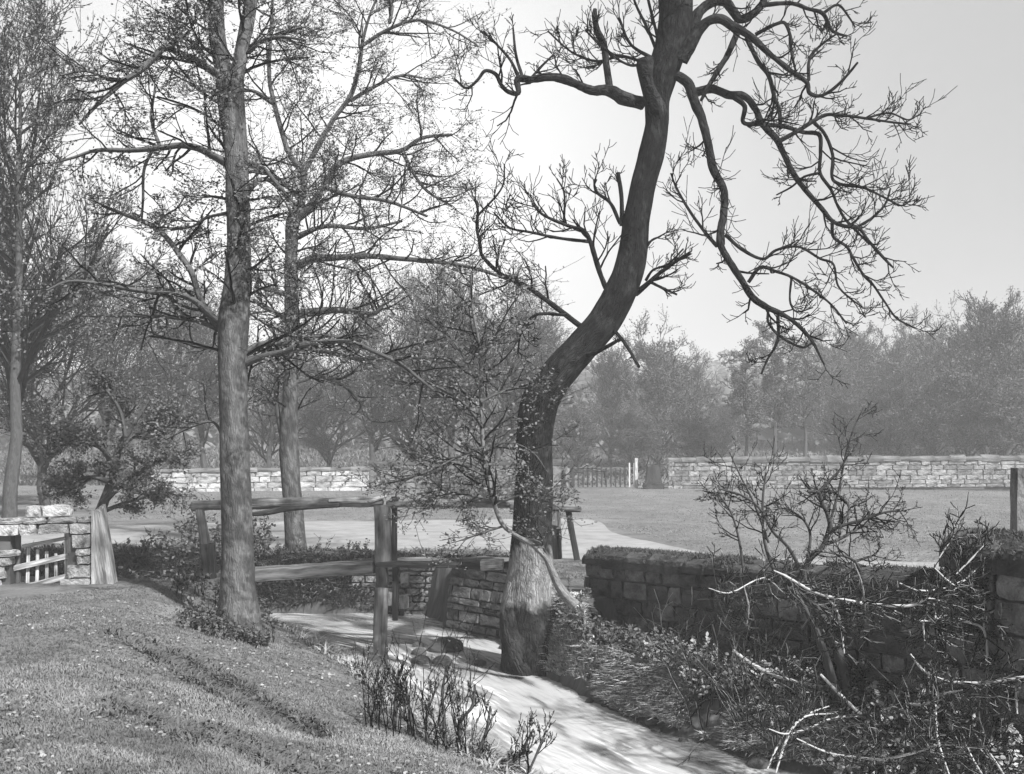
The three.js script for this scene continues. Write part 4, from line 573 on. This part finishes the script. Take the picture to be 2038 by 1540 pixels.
{ // pale leafless briar sprawling over the wall
  const d = 9.0, R = rngOf(431), base = P(1870, 1420, d), t = thing('pale_briar', 'tangle of pale leafless sunlit stems sprawling in front of the wall at right', 'bush', base), rel = ([p, r]) => [p.map(q => q.clone().sub(base)), r];
  const tw = new Tubes(), st = { up: 0.14, wob: 0.3, angle: 0.8, ratio: 0.55, seg: 0.08, kids: 2, min: 0.005, leafLevel: -1, leaves: 0, r0: 0.009 };
  const S = [[[[1540, 1135, 3], [1565, 1147, 4.5], [1624, 1179, 5], [1686, 1194, 5], [1736, 1202, 5.5], [1817, 1204, 5], [1847, 1191, 4], [1870, 1195, 3]], -0.2, 14], [[[1780, 1215, 3], [1834, 1236, 4], [1884, 1228, 4.5], [1921, 1236, 4.5], [1953, 1248, 5], [1962, 1270, 5], [1965, 1420, 6]], 0, 10], [[[1898, 1174, 4.5], [1930, 1145, 4], [1958, 1122, 4], [1997, 1107, 3]], 0.1, 4], [[[1903, 1142, 4], [1935, 1110, 3.6], [1958, 1085, 2.8]], 0, 3], [[[1869, 1110, 3.4], [1885, 1085, 3], [1901, 1060, 2.2]], 0, 2], [[[1968, 1221, 4.5], [2002, 1201, 4.5], [2038, 1179, 4], [2070, 1165, 3]], 0, 5],
    [[[1858, 1200, 4], [1861, 1230, 4.4], [1861, 1263, 4]], 0, 2], [[[1847, 1212, 3.4], [1838, 1240, 3.6], [1840, 1275, 3.4]], 0, 2], [[[1860, 1130, 3.6], [1885, 1155, 4.4], [1915, 1175, 4.4], [1955, 1200, 4]], 0.1, 6], [[[1958, 1255, 5], [1957, 1215, 4.4], [1960, 1180, 3]], 0, 2], [[[1590, 1175, 3], [1620, 1200, 4], [1650, 1210, 5], [1668, 1225, 5], [1675, 1250, 3]], 0, 6], [[[1640, 1185, 3], [1660, 1205, 5], [1672, 1240, 5], [1680, 1300, 4]], -0.1, 5], [[[1480, 1165, 2.6], [1490, 1210, 3.6], [1486, 1245, 3]], 0.6, 4], [[[1410, 1170, 1.6], [1450, 1180, 2.6], [1520, 1150, 2.6], [1560, 1180, 2]], 0.8, 8],
    [[[1812, 1301, 4], [1836, 1332, 5], [1874, 1352, 5], [1950, 1359, 5.5], [2022, 1349, 6], [2050, 1345, 6]], -0.4, 10], [[[1805, 1400, 4.5], [1843, 1400, 5], [1870, 1383, 4.6], [1915, 1373, 3]], -0.6, 6], [[[1985, 1220, 3.6], [2000, 1280, 4.4], [2018, 1340, 5], [2024, 1420, 6]], -0.3, 8], [[[1862, 1396, 3.6], [1866, 1469, 4.2], [1890, 1545, 4.5]], -0.9, 5], [[[1915, 1460, 4], [1930, 1500, 4.6], [1960, 1550, 5]], -0.9, 5], [[[1940, 1460, 4], [1970, 1500, 4.4], [2000, 1545, 5]], -0.9, 5], [[[1712, 1507, 5], [1750, 1511, 5], [1819, 1498, 3.6], [1870, 1480, 2.5]], -0.9, 6],
    [[[1527, 1530, 4], [1550, 1480, 4.4], [1578, 1445, 4.6], [1610, 1420, 4], [1650, 1405, 2.8]], 0.3, 5], [[[1544, 1538, 4.2], [1560, 1485, 4.6], [1576, 1450, 4.4], [1605, 1425, 3.4], [1660, 1420, 2.4]], 0.2, 5], [[[1585, 1469, 3], [1647, 1497, 3.4], [1712, 1507, 3.4]], 0.1, 3], [[[1530, 1450, 2.6], [1560, 1460, 3], [1600, 1452, 3.2], [1660, 1428, 3], [1715, 1425, 2.6]], 0.3, 5], [[[1700, 1120, 2], [1716, 1165, 3], [1722, 1215, 3]], 0.5, 3], [[[1790, 1160, 3], [1830, 1175, 3.4], [1880, 1170, 3], [1925, 1150, 2]], 0.1, 6]];
  S.forEach(([l, sw, n], k) => { const p = rel(trace(l.map((q, i) => [q[0], q[1], q[2] * (i === 0 || i === l.length - 1 ? 0.35 : 0.58)]), d, sw, k, 4)); part('stem', new Tubes().add(...p, 7, { rough: 0.22, freq: 14, cap: true }).geometry(true), M.paleBark, t); sprout(tw, null, p, 0.05, 1, n * 3 + 3, 0.28, st, R, 2, 0.1); });
  const cane = new Tubes(), tough = { up: -0.12, wob: 0.22, angle: 0.7, ratio: 0.5, seg: 0.12, kids: 2, min: 0.0032, leafLevel: -1, leaves: 0, r0: 0.006 };
  for (let i = 0; i < 80; i++) { const u = R(), q = G(lerp(2.0, 4.2, u) - 0.3 * R(), lerp(11.2, 8.1, u) - 0.5 * R()); if (q.y < YW) continue; q.sub(base); const an = R() * 6.28, k = 0.2 + 0.5 * R(); grow(cane, null, q, V(Math.cos(an) * k, 1, Math.sin(an) * k).normalize(), 0.7 + 0.6 * R(), 0.0055 + 0.004 * R(), 2, { ...tough, up: -0.05, min: 0.004 }, R); }
  for (let i = 0; i < 16; i++) { const u = R(), q = G(lerp(1.9, 4.05, u) - 0.25 - 0.3 * R(), lerp(12.2, 8.4, u) - 0.1 * R()); q.sub(base); const k = 0.3 + 0.8 * R(), an = 2.2 + 2.6 * (R() - 0.5); grow(cane, null, q, V(Math.cos(an) * k, 1, Math.sin(an) * k).normalize(), 0.5 + 0.7 * R(), 0.004 + 0.004 * R(), 2, tough, R); }
  for (let i = 0; i < 150; i++) { const u = R(), q = G(1.9 + 2.7 * u + 0.7 * (R() - 0.5), 11.3 - 3.2 * u + 0.9 * (R() - 0.5)); if (q.y < YW) continue; q.sub(base); const an = R() * 6.28, k = 0.5 + 0.9 * R(); grow(cane, null, q, V(Math.cos(an) * k, 1, Math.sin(an) * k).normalize(), 0.35 + 0.75 * R(), 0.0042 + 0.004 * R(), 2, tough, R); }
  part('tangle', cane.geometry(), M.caneBark, t, true);
  part('twigs', tw.geometry(), M.paleBark, t, true);
}
// fallen sticks on the right bank
[[[[1458, 1294, 5], [1503, 1325, 6], [1558, 1349, 5.5], [1637, 1366, 4]], 10.6, 'long pale fallen branch sloping down the bank in front of the wall'], [[[1633, 1342, 4], [1665, 1375, 5], [1712, 1421, 5.5]], 9.6, 'straight pale fallen stick below the dark thorn stems']].forEach(([l, d, label]) => { const base = P(l[1][0], l[1][1], d), p = trace(l.map(q => [q[0], q[1], q[2] * 0.65]), d, -0.3, 3, 4); const m = part(numbered('fallen_branch'), new Tubes().add(p[0].map(q => q.sub(base)), p[1], 8, { rough: 0.12, freq: 9, cap: true }).geometry(true), M.paleBark, scene); m.position.copy(base); m.userData = { label, category: 'branch' }; });
{ // osier shoots at the near water's edge
  const R = rngOf(441), g = [[[[784, 1600, 5], [784, 1503, 4.6], [787, 1400, 4], [794, 1332, 2.6]], 9.9], [[[884, 1600, 5], [884, 1538, 4.6], [884, 1435, 4], [880, 1380, 3], [887, 1336, 2]], 9.7], [[[905, 1590, 4], [911, 1469, 4], [920, 1430, 3.6], [939, 1407, 3], [945, 1362, 2]], 9.8], [[[925, 1590, 4.4], [942, 1517, 4], [966, 1462, 3.4], [976, 1405, 2]], 9.5], [[[830, 1600, 4], [822, 1462, 3.6], [812, 1400, 3], [806, 1350, 2]], 9.8], [[[850, 1600, 4], [852, 1500, 3.4], [848, 1430, 2.6], [866, 1375, 1.8]], 9.6], [[[760, 1600, 4], [745, 1500, 3.4], [752, 1430, 2.6], [742, 1390, 1.8]], 9.9], [[[1010, 1600, 4], [1012, 1530, 3.4], [1040, 1490, 2.8], [1062, 1450, 1.8]], 9.3], [[[930, 1600, 4], [960, 1545, 3.4], [1010, 1510, 3], [1060, 1495, 2]], 9.4], [[[1060, 1620, 3.6], [1050, 1550, 3], [1068, 1500, 2.4], [1080, 1470, 1.6]], 9.2]];
  const base = P(860, 1585, 9.7), t = thing('osier_bush', 'clump of upright budding shoots at the near water edge', 'bush', base), tw = new Tubes(), buds = [], st = { up: 0.35, wob: 0.2, angle: 0.6, ratio: 0.6, seg: 0.08, kids: 3, min: 0.003, leafLevel: 2, leaves: 0.8, spread: 0.02, r0: 0.007 };
  g.forEach(([l, d], k) => { const p = trace(l, d, 0.1, k, 5); p[0].forEach(q => q.sub(base)); part('stem', new Tubes().add(...p, 7, { rough: 0.12, freq: 14 }).geometry(true), M.thornBark, t); sprout(tw, buds, p, 0.15, 1, 7, 0.24, st, R, 2, 0.3); });
  for (let i = 0; i < 26; i++) { const q = P(720 + R() * 230, 1500 + R() * 110, 9.4 + R() * 0.8); q.y = groundY(q.x, q.z); if (q.y < YW) continue; q.sub(base); grow(tw, buds, q, V((R() - 0.5) * 0.4, 1, (R() - 0.5) * 0.4).normalize(), 0.25 + 0.5 * R(), 0.006, 2, st, R); }
  part('twigs', tw.geometry(), M.thornBark, t, true); instanced('buds', LEAF, M.leafDark, leafList(buds, R, 0.016, 0.032), t, true);
}
{ // bank scrub beyond the first alder and under the bridge end
  const mk = (label, seed, n, pick, hgt, leafS, mat_) => { const R = rngOf(seed), tw = new Tubes(), lv = [], st = { up: 0.2, wob: 0.35, angle: 0.8, ratio: 0.6, seg: 0.1, kids: 3, min: 0.003, leafLevel: 2, leaves: 1.8, spread: 0.06, r0: 0.008 }; const c = pick(() => 0.5), t = thing('scrub', label, 'shrub', c, 'scrub on the banks'); for (let i = 0; i < n; i++) { const q = pick(R).sub(c); grow(tw, lv, q, V((R() - 0.5) * 0.9, 1, (R() - 0.5) * 0.9).normalize(), hgt * (0.5 + 0.8 * R()), 0.007, 2, st, R); } part('stems', tw.geometry(), M.thornBark, t, true); instanced('foliage', LEAF, mat_, leafList(lv, R, leafS * 0.7, leafS * 1.3), t, true); };
  mk('dark leafy scrub left of the first alder beside the bridge end', 451, 34, (R) => { const p = G(-4.9 + 1.3 * R(), 14.9 + 1.0 * R()); return p; }, 0.28, 0.045, M.leafDark);
  mk('scrubby growth on the bank right of the first alder under the deck', 452, 40, (R) => { const p = G(-4.3 + 1.7 * R(), 18.85 + 0.7 * R()); return p; }, 0.22, 0.04, M.leafDark);
  mk('low dark herbs around the foot of the first alder', 453, 60, (R) => G(-4.0 + 1.0 * R(), 12.7 + 1.0 * R()), 0.2, 0.045, M.leafDark);
  mk('dark ivy and fern on the shaded bank right of the leaning trunk', 454, 120, (R) => { const u = R(); return G(0.75 + 1.1 * u + 0.5 * (R() - 0.5), 13.7 - 1.5 * u + 0.6 * (R() - 0.5)); }, 0.2, 0.05, M.leafDark);
  mk('hedge scrub growing along the foot of the thorn tree', 455, 70, (R) => G(-7.6 + 3.2 * R(), 18.4 + 2.2 * R()), 0.6, 0.07, M.leafDark);
  mk('bramble tangle on the bank at the lower right corner', 456, 110, (R) => G(2.9 + 1.5 * R(), 8.0 + 1.9 * R()), 0.3, 0.055, M.herb);
  mk('bramble patch on the bank below the middle of the mossy wall', 457, 110, (R) => { const u = R(); return G(1.55 + 1.3 * u + 0.5 * (R() - 0.5), 12.2 - 1.9 * u + 0.5 * (R() - 0.5)); }, 0.2, 0.05, M.herb);
  mk('dark hedge bush on the far side of the track behind the bridge post', 458, 90, (R) => G(-2.8 + 3.4 * R(), 34 + 2 * R()), 0.9, 0.11, M.leafDark);
}
// ---------------------------------------------------------------- grass and ground cover
function cover(name, label, category, geo, m, n, seed, pick, size) {
  const R = rngOf(seed), list = []; let guard = 0;
  while (list.length < n && guard++ < n * 12) { const q = pick(R); if (!q) continue; const [x, d, k = 1, c = 1] = q; const p = G(x, d); p.y -= 0.01; const s = lerp(size[0], size[1], R()) * k; list.push({ p, q: new THREE.Quaternion().setFromEuler(_e.set((R() - 0.5) * 0.4, R() * 6.28, (R() - 0.5) * 0.4)), s: V(s * (0.8 + 0.5 * R()), s, s * (0.8 + 0.5 * R())), c: c * (0.75 + 0.5 * R()) }); }
  const o = instanced(name, geo, m, list, scene, true); o.userData = { kind: 'stuff', label, category }; console.log(name, list.length);
}
cover('bank_grass', 'short mottled grass covering the near left bank', 'grass', TUFT, M.grass, 150000, 501, (R) => {
  const d = 4.3 * Math.pow(18 / 4.3, R()), x = lerp(-0.5 * d - 1, Math.min(0.5 * d, 4), R()); const [s, st] = shore(x, d); if (s < 0.04 || st > 0.75 || x > 2.5) return null;
  if (x > -9.8 && x < -6 && d > 15.15) return null;
  const m = fbm(x * 0.9, d * 0.9, 7, 4), e = fbm(x * 2.7, d * 2.7, 17, 4), k = 0.35 + 1.3 * m * (0.5 + e); if (R() > 0.45 + 1.1 * (e - 0.2)) return null; return [x, d, k, 0.55 + 0.5 * sstep(0.3, 0.7, m) + 0.45 * sstep(0.35, 0.65, e)];
}, [0.02, 0.05]);
cover('dark_rut_tufts', 'coarse tufts tinted darker than the turf along the ruts in the near bank', 'grass', LONG, M.herb, 5200, 502, (R) => {
  const l = R() < 0.62 ? [[-4.1, 11.3], [-1.7, 8.9]] : [[-2.9, 7.75], [-0.95, 6.85]], t = Math.pow(R(), 0.75), w = 0.28 * (R() + R() + R() - 1.5) * (0.5 + 0.7 * fbm(t * 9, 1, 3)); return [lerp(l[0][0], l[1][0], t) + w * 0.7, lerp(l[0][1], l[1][1], t) + w, 1, 0.4];  // tufts follow both lines, tint set darker than the turf around them
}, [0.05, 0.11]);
cover('shore_grass', 'longer pale grass hanging along the water edge of the near bank', 'grass', LONG, M.dryGrass, 5000, 503, (R) => { const i = Math.floor(R() * 9), a = SHORE[i + 1], b = SHORE[i + 2], t = R(), u = 0.05 + 0.5 * R() * R(); const x = lerp(a[0], b[0], t) - u * 0.85, d = lerp(a[1], b[1], t) - u * 0.5; return shore(x, d)[0] < 0.02 ? null : [x, d, 1, 0.3 + 0.4 * R()]; }, [0.06, 0.15]);
cover('right_bank_grass', 'dry tangled grass on the bank below the mossy wall', 'grass', LONG, M.dryGrass, 52000, 504, (R) => { const d = 7 + 7 * R(), x = 0.3 + 4.5 * R(); const [s] = shore(x, d); if (s < 0.03) return null; const wx = lerp(WA.x, WC.x, (14.5 - d) / 6.6); if (x > wx - 0.3) return null; const m = fbm(x * 1.4, d * 1.4, 5, 4); if (d > 12.6 && R() < 0.6) return null; return m < 0.36 ? null : [x, d, 0.6 + 0.8 * m, 0.45 + 0.9 * R()]; }, [0.04, 0.11]);
cover('far_bank_grass', 'grass tufts along the far bank and the edge of the track', 'grass', LONG, M.grass, 9000, 505, (R) => { const x = -12 + 13 * R(), d = 18.7 + 1.5 * R() * R() + (x < -5 ? 0.8 : 0); const [s] = shore(x, d); return s < 0.03 || s > 1.6 ? null : [x, d, 1, 0.6 + 0.6 * R()]; }, [0.08, 0.2]);
cover('field_grass', 'uneven grass of the field beyond the wall', 'grass', LONG, M.fieldGrass, 60000, 506, (R) => { const d = 16 * Math.pow(52 / 16, R()), x = lerp(-0.5 * d, 0.5 * d, R()); const [s] = shore(x, d); if (s < 1.0) return null; const py = HOR + 2.21 * F / d, px = CX + x / d * F; if (px < 1165 && py > 1031 && py < 1118) return null; if (px >= 1165 && py > 1031 + (px - 1165) * 0.28) return null; if (px < 210 && py > 990) return null; const m = fbm(x * 0.35, d * 0.35, 9, 4); return [x, d, 0.5 + m, 0.75 + 0.5 * m]; }, [0.02, 0.05]);
cover('wood_floor', 'rough growth on the ground under the hazy wood beyond the field wall', 'undergrowth', LONG, M.herb, 16000, 507, (R) => { const d = 53.5 + 45 * R(), x = (R() - 0.5) * 1.1 * d; return [x, d, 1, 0.35 + 0.35 * R()]; }, [0.15, 0.45]);

{ const R = rngOf(520), list = []; while (list.length < 5000) { const d = 4.3 * Math.pow(17 / 4.3, R()), x = lerp(-0.5 * d - 1, 2.5, R()), [s, st] = shore(x, d); if (s < 0.1 || st > 0.75) continue; if (fbm(x * 1.1, d * 1.1, 31, 3) < 0.47) continue; const p = G(x, d); p.y += 0.02; list.push({ p, q: new THREE.Quaternion().setFromEuler(_e.set((R() - 0.5) * 1.2, R() * 6, (R() - 0.5) * 1.2)), s: 0.018 + 0.028 * R(), c: 0.2 + 0.5 * R() }); } const o = instanced('leaf_litter', LEAF, M.dryGrass, list, scene, true); o.userData = { kind: 'stuff', label: 'dead leaves scattered over the near grass bank', category: 'leaves' }; }
// ---------------------------------------------------------------- trees in the distance
function farTree(seed, o) {                           // about 10 m tall, trunk foot at the origin
  const R = rngOf(seed), g = new THREE.Group(), br = new Tubes(), lv = [];
  const st = { up: o.up, wob: 0.22, angle: o.angle, ratio: 0.62, seg: 0.5, kids: o.kids, min: o.min, leafLevel: 1, leaves: o.leaves, spread: o.spread, r0: 0.09 };
  const n = 9, pts = [], rad = []; const q = V(0, -0.3, 0); const lean = (R() - 0.5) * 0.1; for (let k = 0; k <= n; k++) { pts.push(q.clone()); rad.push(lerp(0.2, 0.03, Math.pow(k / n, 0.8))); q.add(V((R() - 0.5) * 0.3 + lean, 10 * o.trunk / n, (R() - 0.5) * 0.3)); }
  part('trunk', new Tubes().add(pts, rad, 8, { rough: 0.1 }).geometry(true), M.farBark, g);
  sprout(br, lv, [pts, rad], o.t0, 1, o.n, o.len, { ...st, flat: o.flat }, R, 3, o.taper);
  part('branches', br.geometry(), M.farBark, g, true); instanced('foliage', LEAF, M.leaf, leafList(lv, R, o.ls * 0.6, o.ls * 1.3), g, true); console.log('far', lv.length, br.i.length / 3);
  return g;
}
const kinds = [
  farTree(601, { up: 0.22, angle: 0.75, kids: 4, min: 0.016, leaves: 5.5, spread: 0.34, trunk: 0.8, t0: 0.07, n: 34, len: 3.4, flat: 0, taper: 0.5, ls: 0.12 }),       // broad, rounded
  farTree(602, { up: 0.3, angle: 0.6, kids: 4, min: 0.016, leaves: 4.4, spread: 0.3, trunk: 0.9, t0: 0.1, n: 34, len: 2.8, flat: 0, taper: 0.6, ls: 0.11 }),   // upright
  farTree(603, { up: 0.02, angle: 1.05, kids: 4, min: 0.014, leaves: 4, spread: 0.25, trunk: 1.0, t0: 0.35, n: 30, len: 2.2, flat: 0.5, taper: 0.55, ls: 0.11 }), // tiered, slender
];
kinds.push(farTree(604, { up: 0.24, angle: 0.72, kids: 5, min: 0.007, leaves: 1.5, spread: 0.2, trunk: 0.88, t0: 0.22, n: 34, len: 3.0, flat: 0, taper: 0.55, ls: 0.075 }), farTree(605, { up: 0.16, angle: 0.8, kids: 5, min: 0.007, leaves: 1.7, spread: 0.25, trunk: 0.8, t0: 0.14, n: 34, len: 3.4, flat: 0.1, taper: 0.5, ls: 0.085 }));
const stand = (list, group, cat, nm) => list.forEach(([px, d, top, k, label, sx = 1], i) => {
  const p = at(px, d); p.y = groundY(p.x, p.z); const h = (HOR - top) / F * d - p.y, g = kinds[k].clone(); g.name = numbered(nm); g.position.copy(p); const s = h / 10.2; g.scale.set(s * sx, s, s * sx); g.rotation.y = i * 2.4 + k; g.userData = { label, category: cat, group }; scene.add(g);
});
stand([
  [18, 27, -40, 3, 'tall hazy tree filling the upper left frame edge', 0.75], [95, 36, 400, 4, 'misty broad tree low at left frame edge above the gateway'], [215, 54, 470, 3, 'misty upright tree behind the thorn tree'], [330, 56, 520, 4, 'misty broad tree between the thorn tree and first alder'], [410, 58, 560, 3, 'pale misty tree just left of the first alder trunk'],
  [530, 58, 640, 4, 'pale round tree seen between the two alder trunks'], [660, 60, 690, 4, 'low pale tree on the slope right of the second alder', 1.2], [745, 54, 590, 3, 'hazy upright tree at left of the grove beside the sapling'], [820, 55, 530, 4, 'dense hazy tree in the grove left of the sapling crown'], [905, 53, 510, 3, 'tallest hazy tree of the grove behind the sapling'], [985, 56, 560, 4, 'dense hazy tree directly left of the leaning trunk'], [1062, 58, 620, 3, 'hazy tree peeping out behind the leaning trunk bend'],
], 'misty trees left of the leaning trunk', 'tree', 'misty_tree');
stand([
  [1215, 72, 690, 1, 'hazy tree just right of the leaning trunk bend', 1.1], [1310, 68, 648, 0, 'round hazy tree standing alone left of the sky gap', 1.05], [1370, 80, 705, 0, 'small hazy tree closing the left side of the sky gap'], [1490, 57, 680, 2, 'slender tiered tree at the right side of the sky gap', 0.9], [1540, 60, 650, 2, 'second slender tiered tree right of the sky gap', 0.9], [1602, 64, 670, 2, 'third slender tiered tree right of the sky gap', 0.9],
  [1660, 82, 655, 0, 'hazy wood tree behind the third slender tree'], [1725, 84, 648, 1, 'hazy wood tree left of the middle of the right hand wood', 1.2], [1785, 80, 652, 0, 'hazy round tree in the middle of the right hand wood'], [1845, 84, 635, 0, 'hazy broad tree right of the middle of the wood'], [1905, 76, 615, 0, 'large hazy broad tree near the right end of the wood'], [1958, 74, 622, 1, 'hazy upright tree second from the right end of the wood', 1.2], [1998, 66, 585, 1, 'tallest thin crowned tree of the wood near right frame edge'], [2050, 70, 640, 0, 'hazy tree cut by the right frame edge'],
  [1690, 66, 765, 0, 'low understorey tree in front of the wood behind the thorn bush tips', 1.3], [1770, 64, 745, 0, 'understorey tree at the middle front of the wood', 1.3], [1850, 63, 735, 0, 'understorey tree front right in the wood', 1.3], [1930, 62, 720, 0, 'dark understorey tree front and far right in the wood', 1.3], [2005, 61, 730, 0, 'understorey tree at the right frame edge below the tallest tree', 1.3], [1440, 74, 790, 0, 'low hazy tree at the bottom of the sky gap', 1.4], [1260, 62, 800, 0, 'low hazy tree behind the far picket gate', 1.5], [1150, 64, 790, 0, 'low hazy tree right behind the leaning trunk foot', 1.5], [1380, 60, 815, 0, 'low bushy tree behind the far stone gatepost', 1.5],
], 'trees of the hazy wood right of the leaning trunk', 'tree', 'wood_tree');
{ // the wood on the far ridge, too far off to tell its trees apart
  const R = rngOf(701), list = []; for (let i = 0; i < 60000; i++) { const d = 84 + 230 * Math.pow(R(), 0.9), x = (R() - 0.5) * 1.25 * d; const p = G(x, d); p.y += R() * 5 * (0.6 + 0.8 * noise(x * 0.08, d * 0.08)); list.push({ p, q: new THREE.Quaternion().setFromEuler(_e.set(R() * 6, R() * 6, R() * 6)), s: 0.5 + 1.6 * R(), c: 0.7 + 0.6 * R() }); }
  const o = instanced('distant_wood', LEAF, M.leaf, list, scene, true); o.userData = { kind: 'stuff', label: 'distant wooded ridge fading into haze behind the field', category: 'wood' };
}

renderer.render(scene, camera);
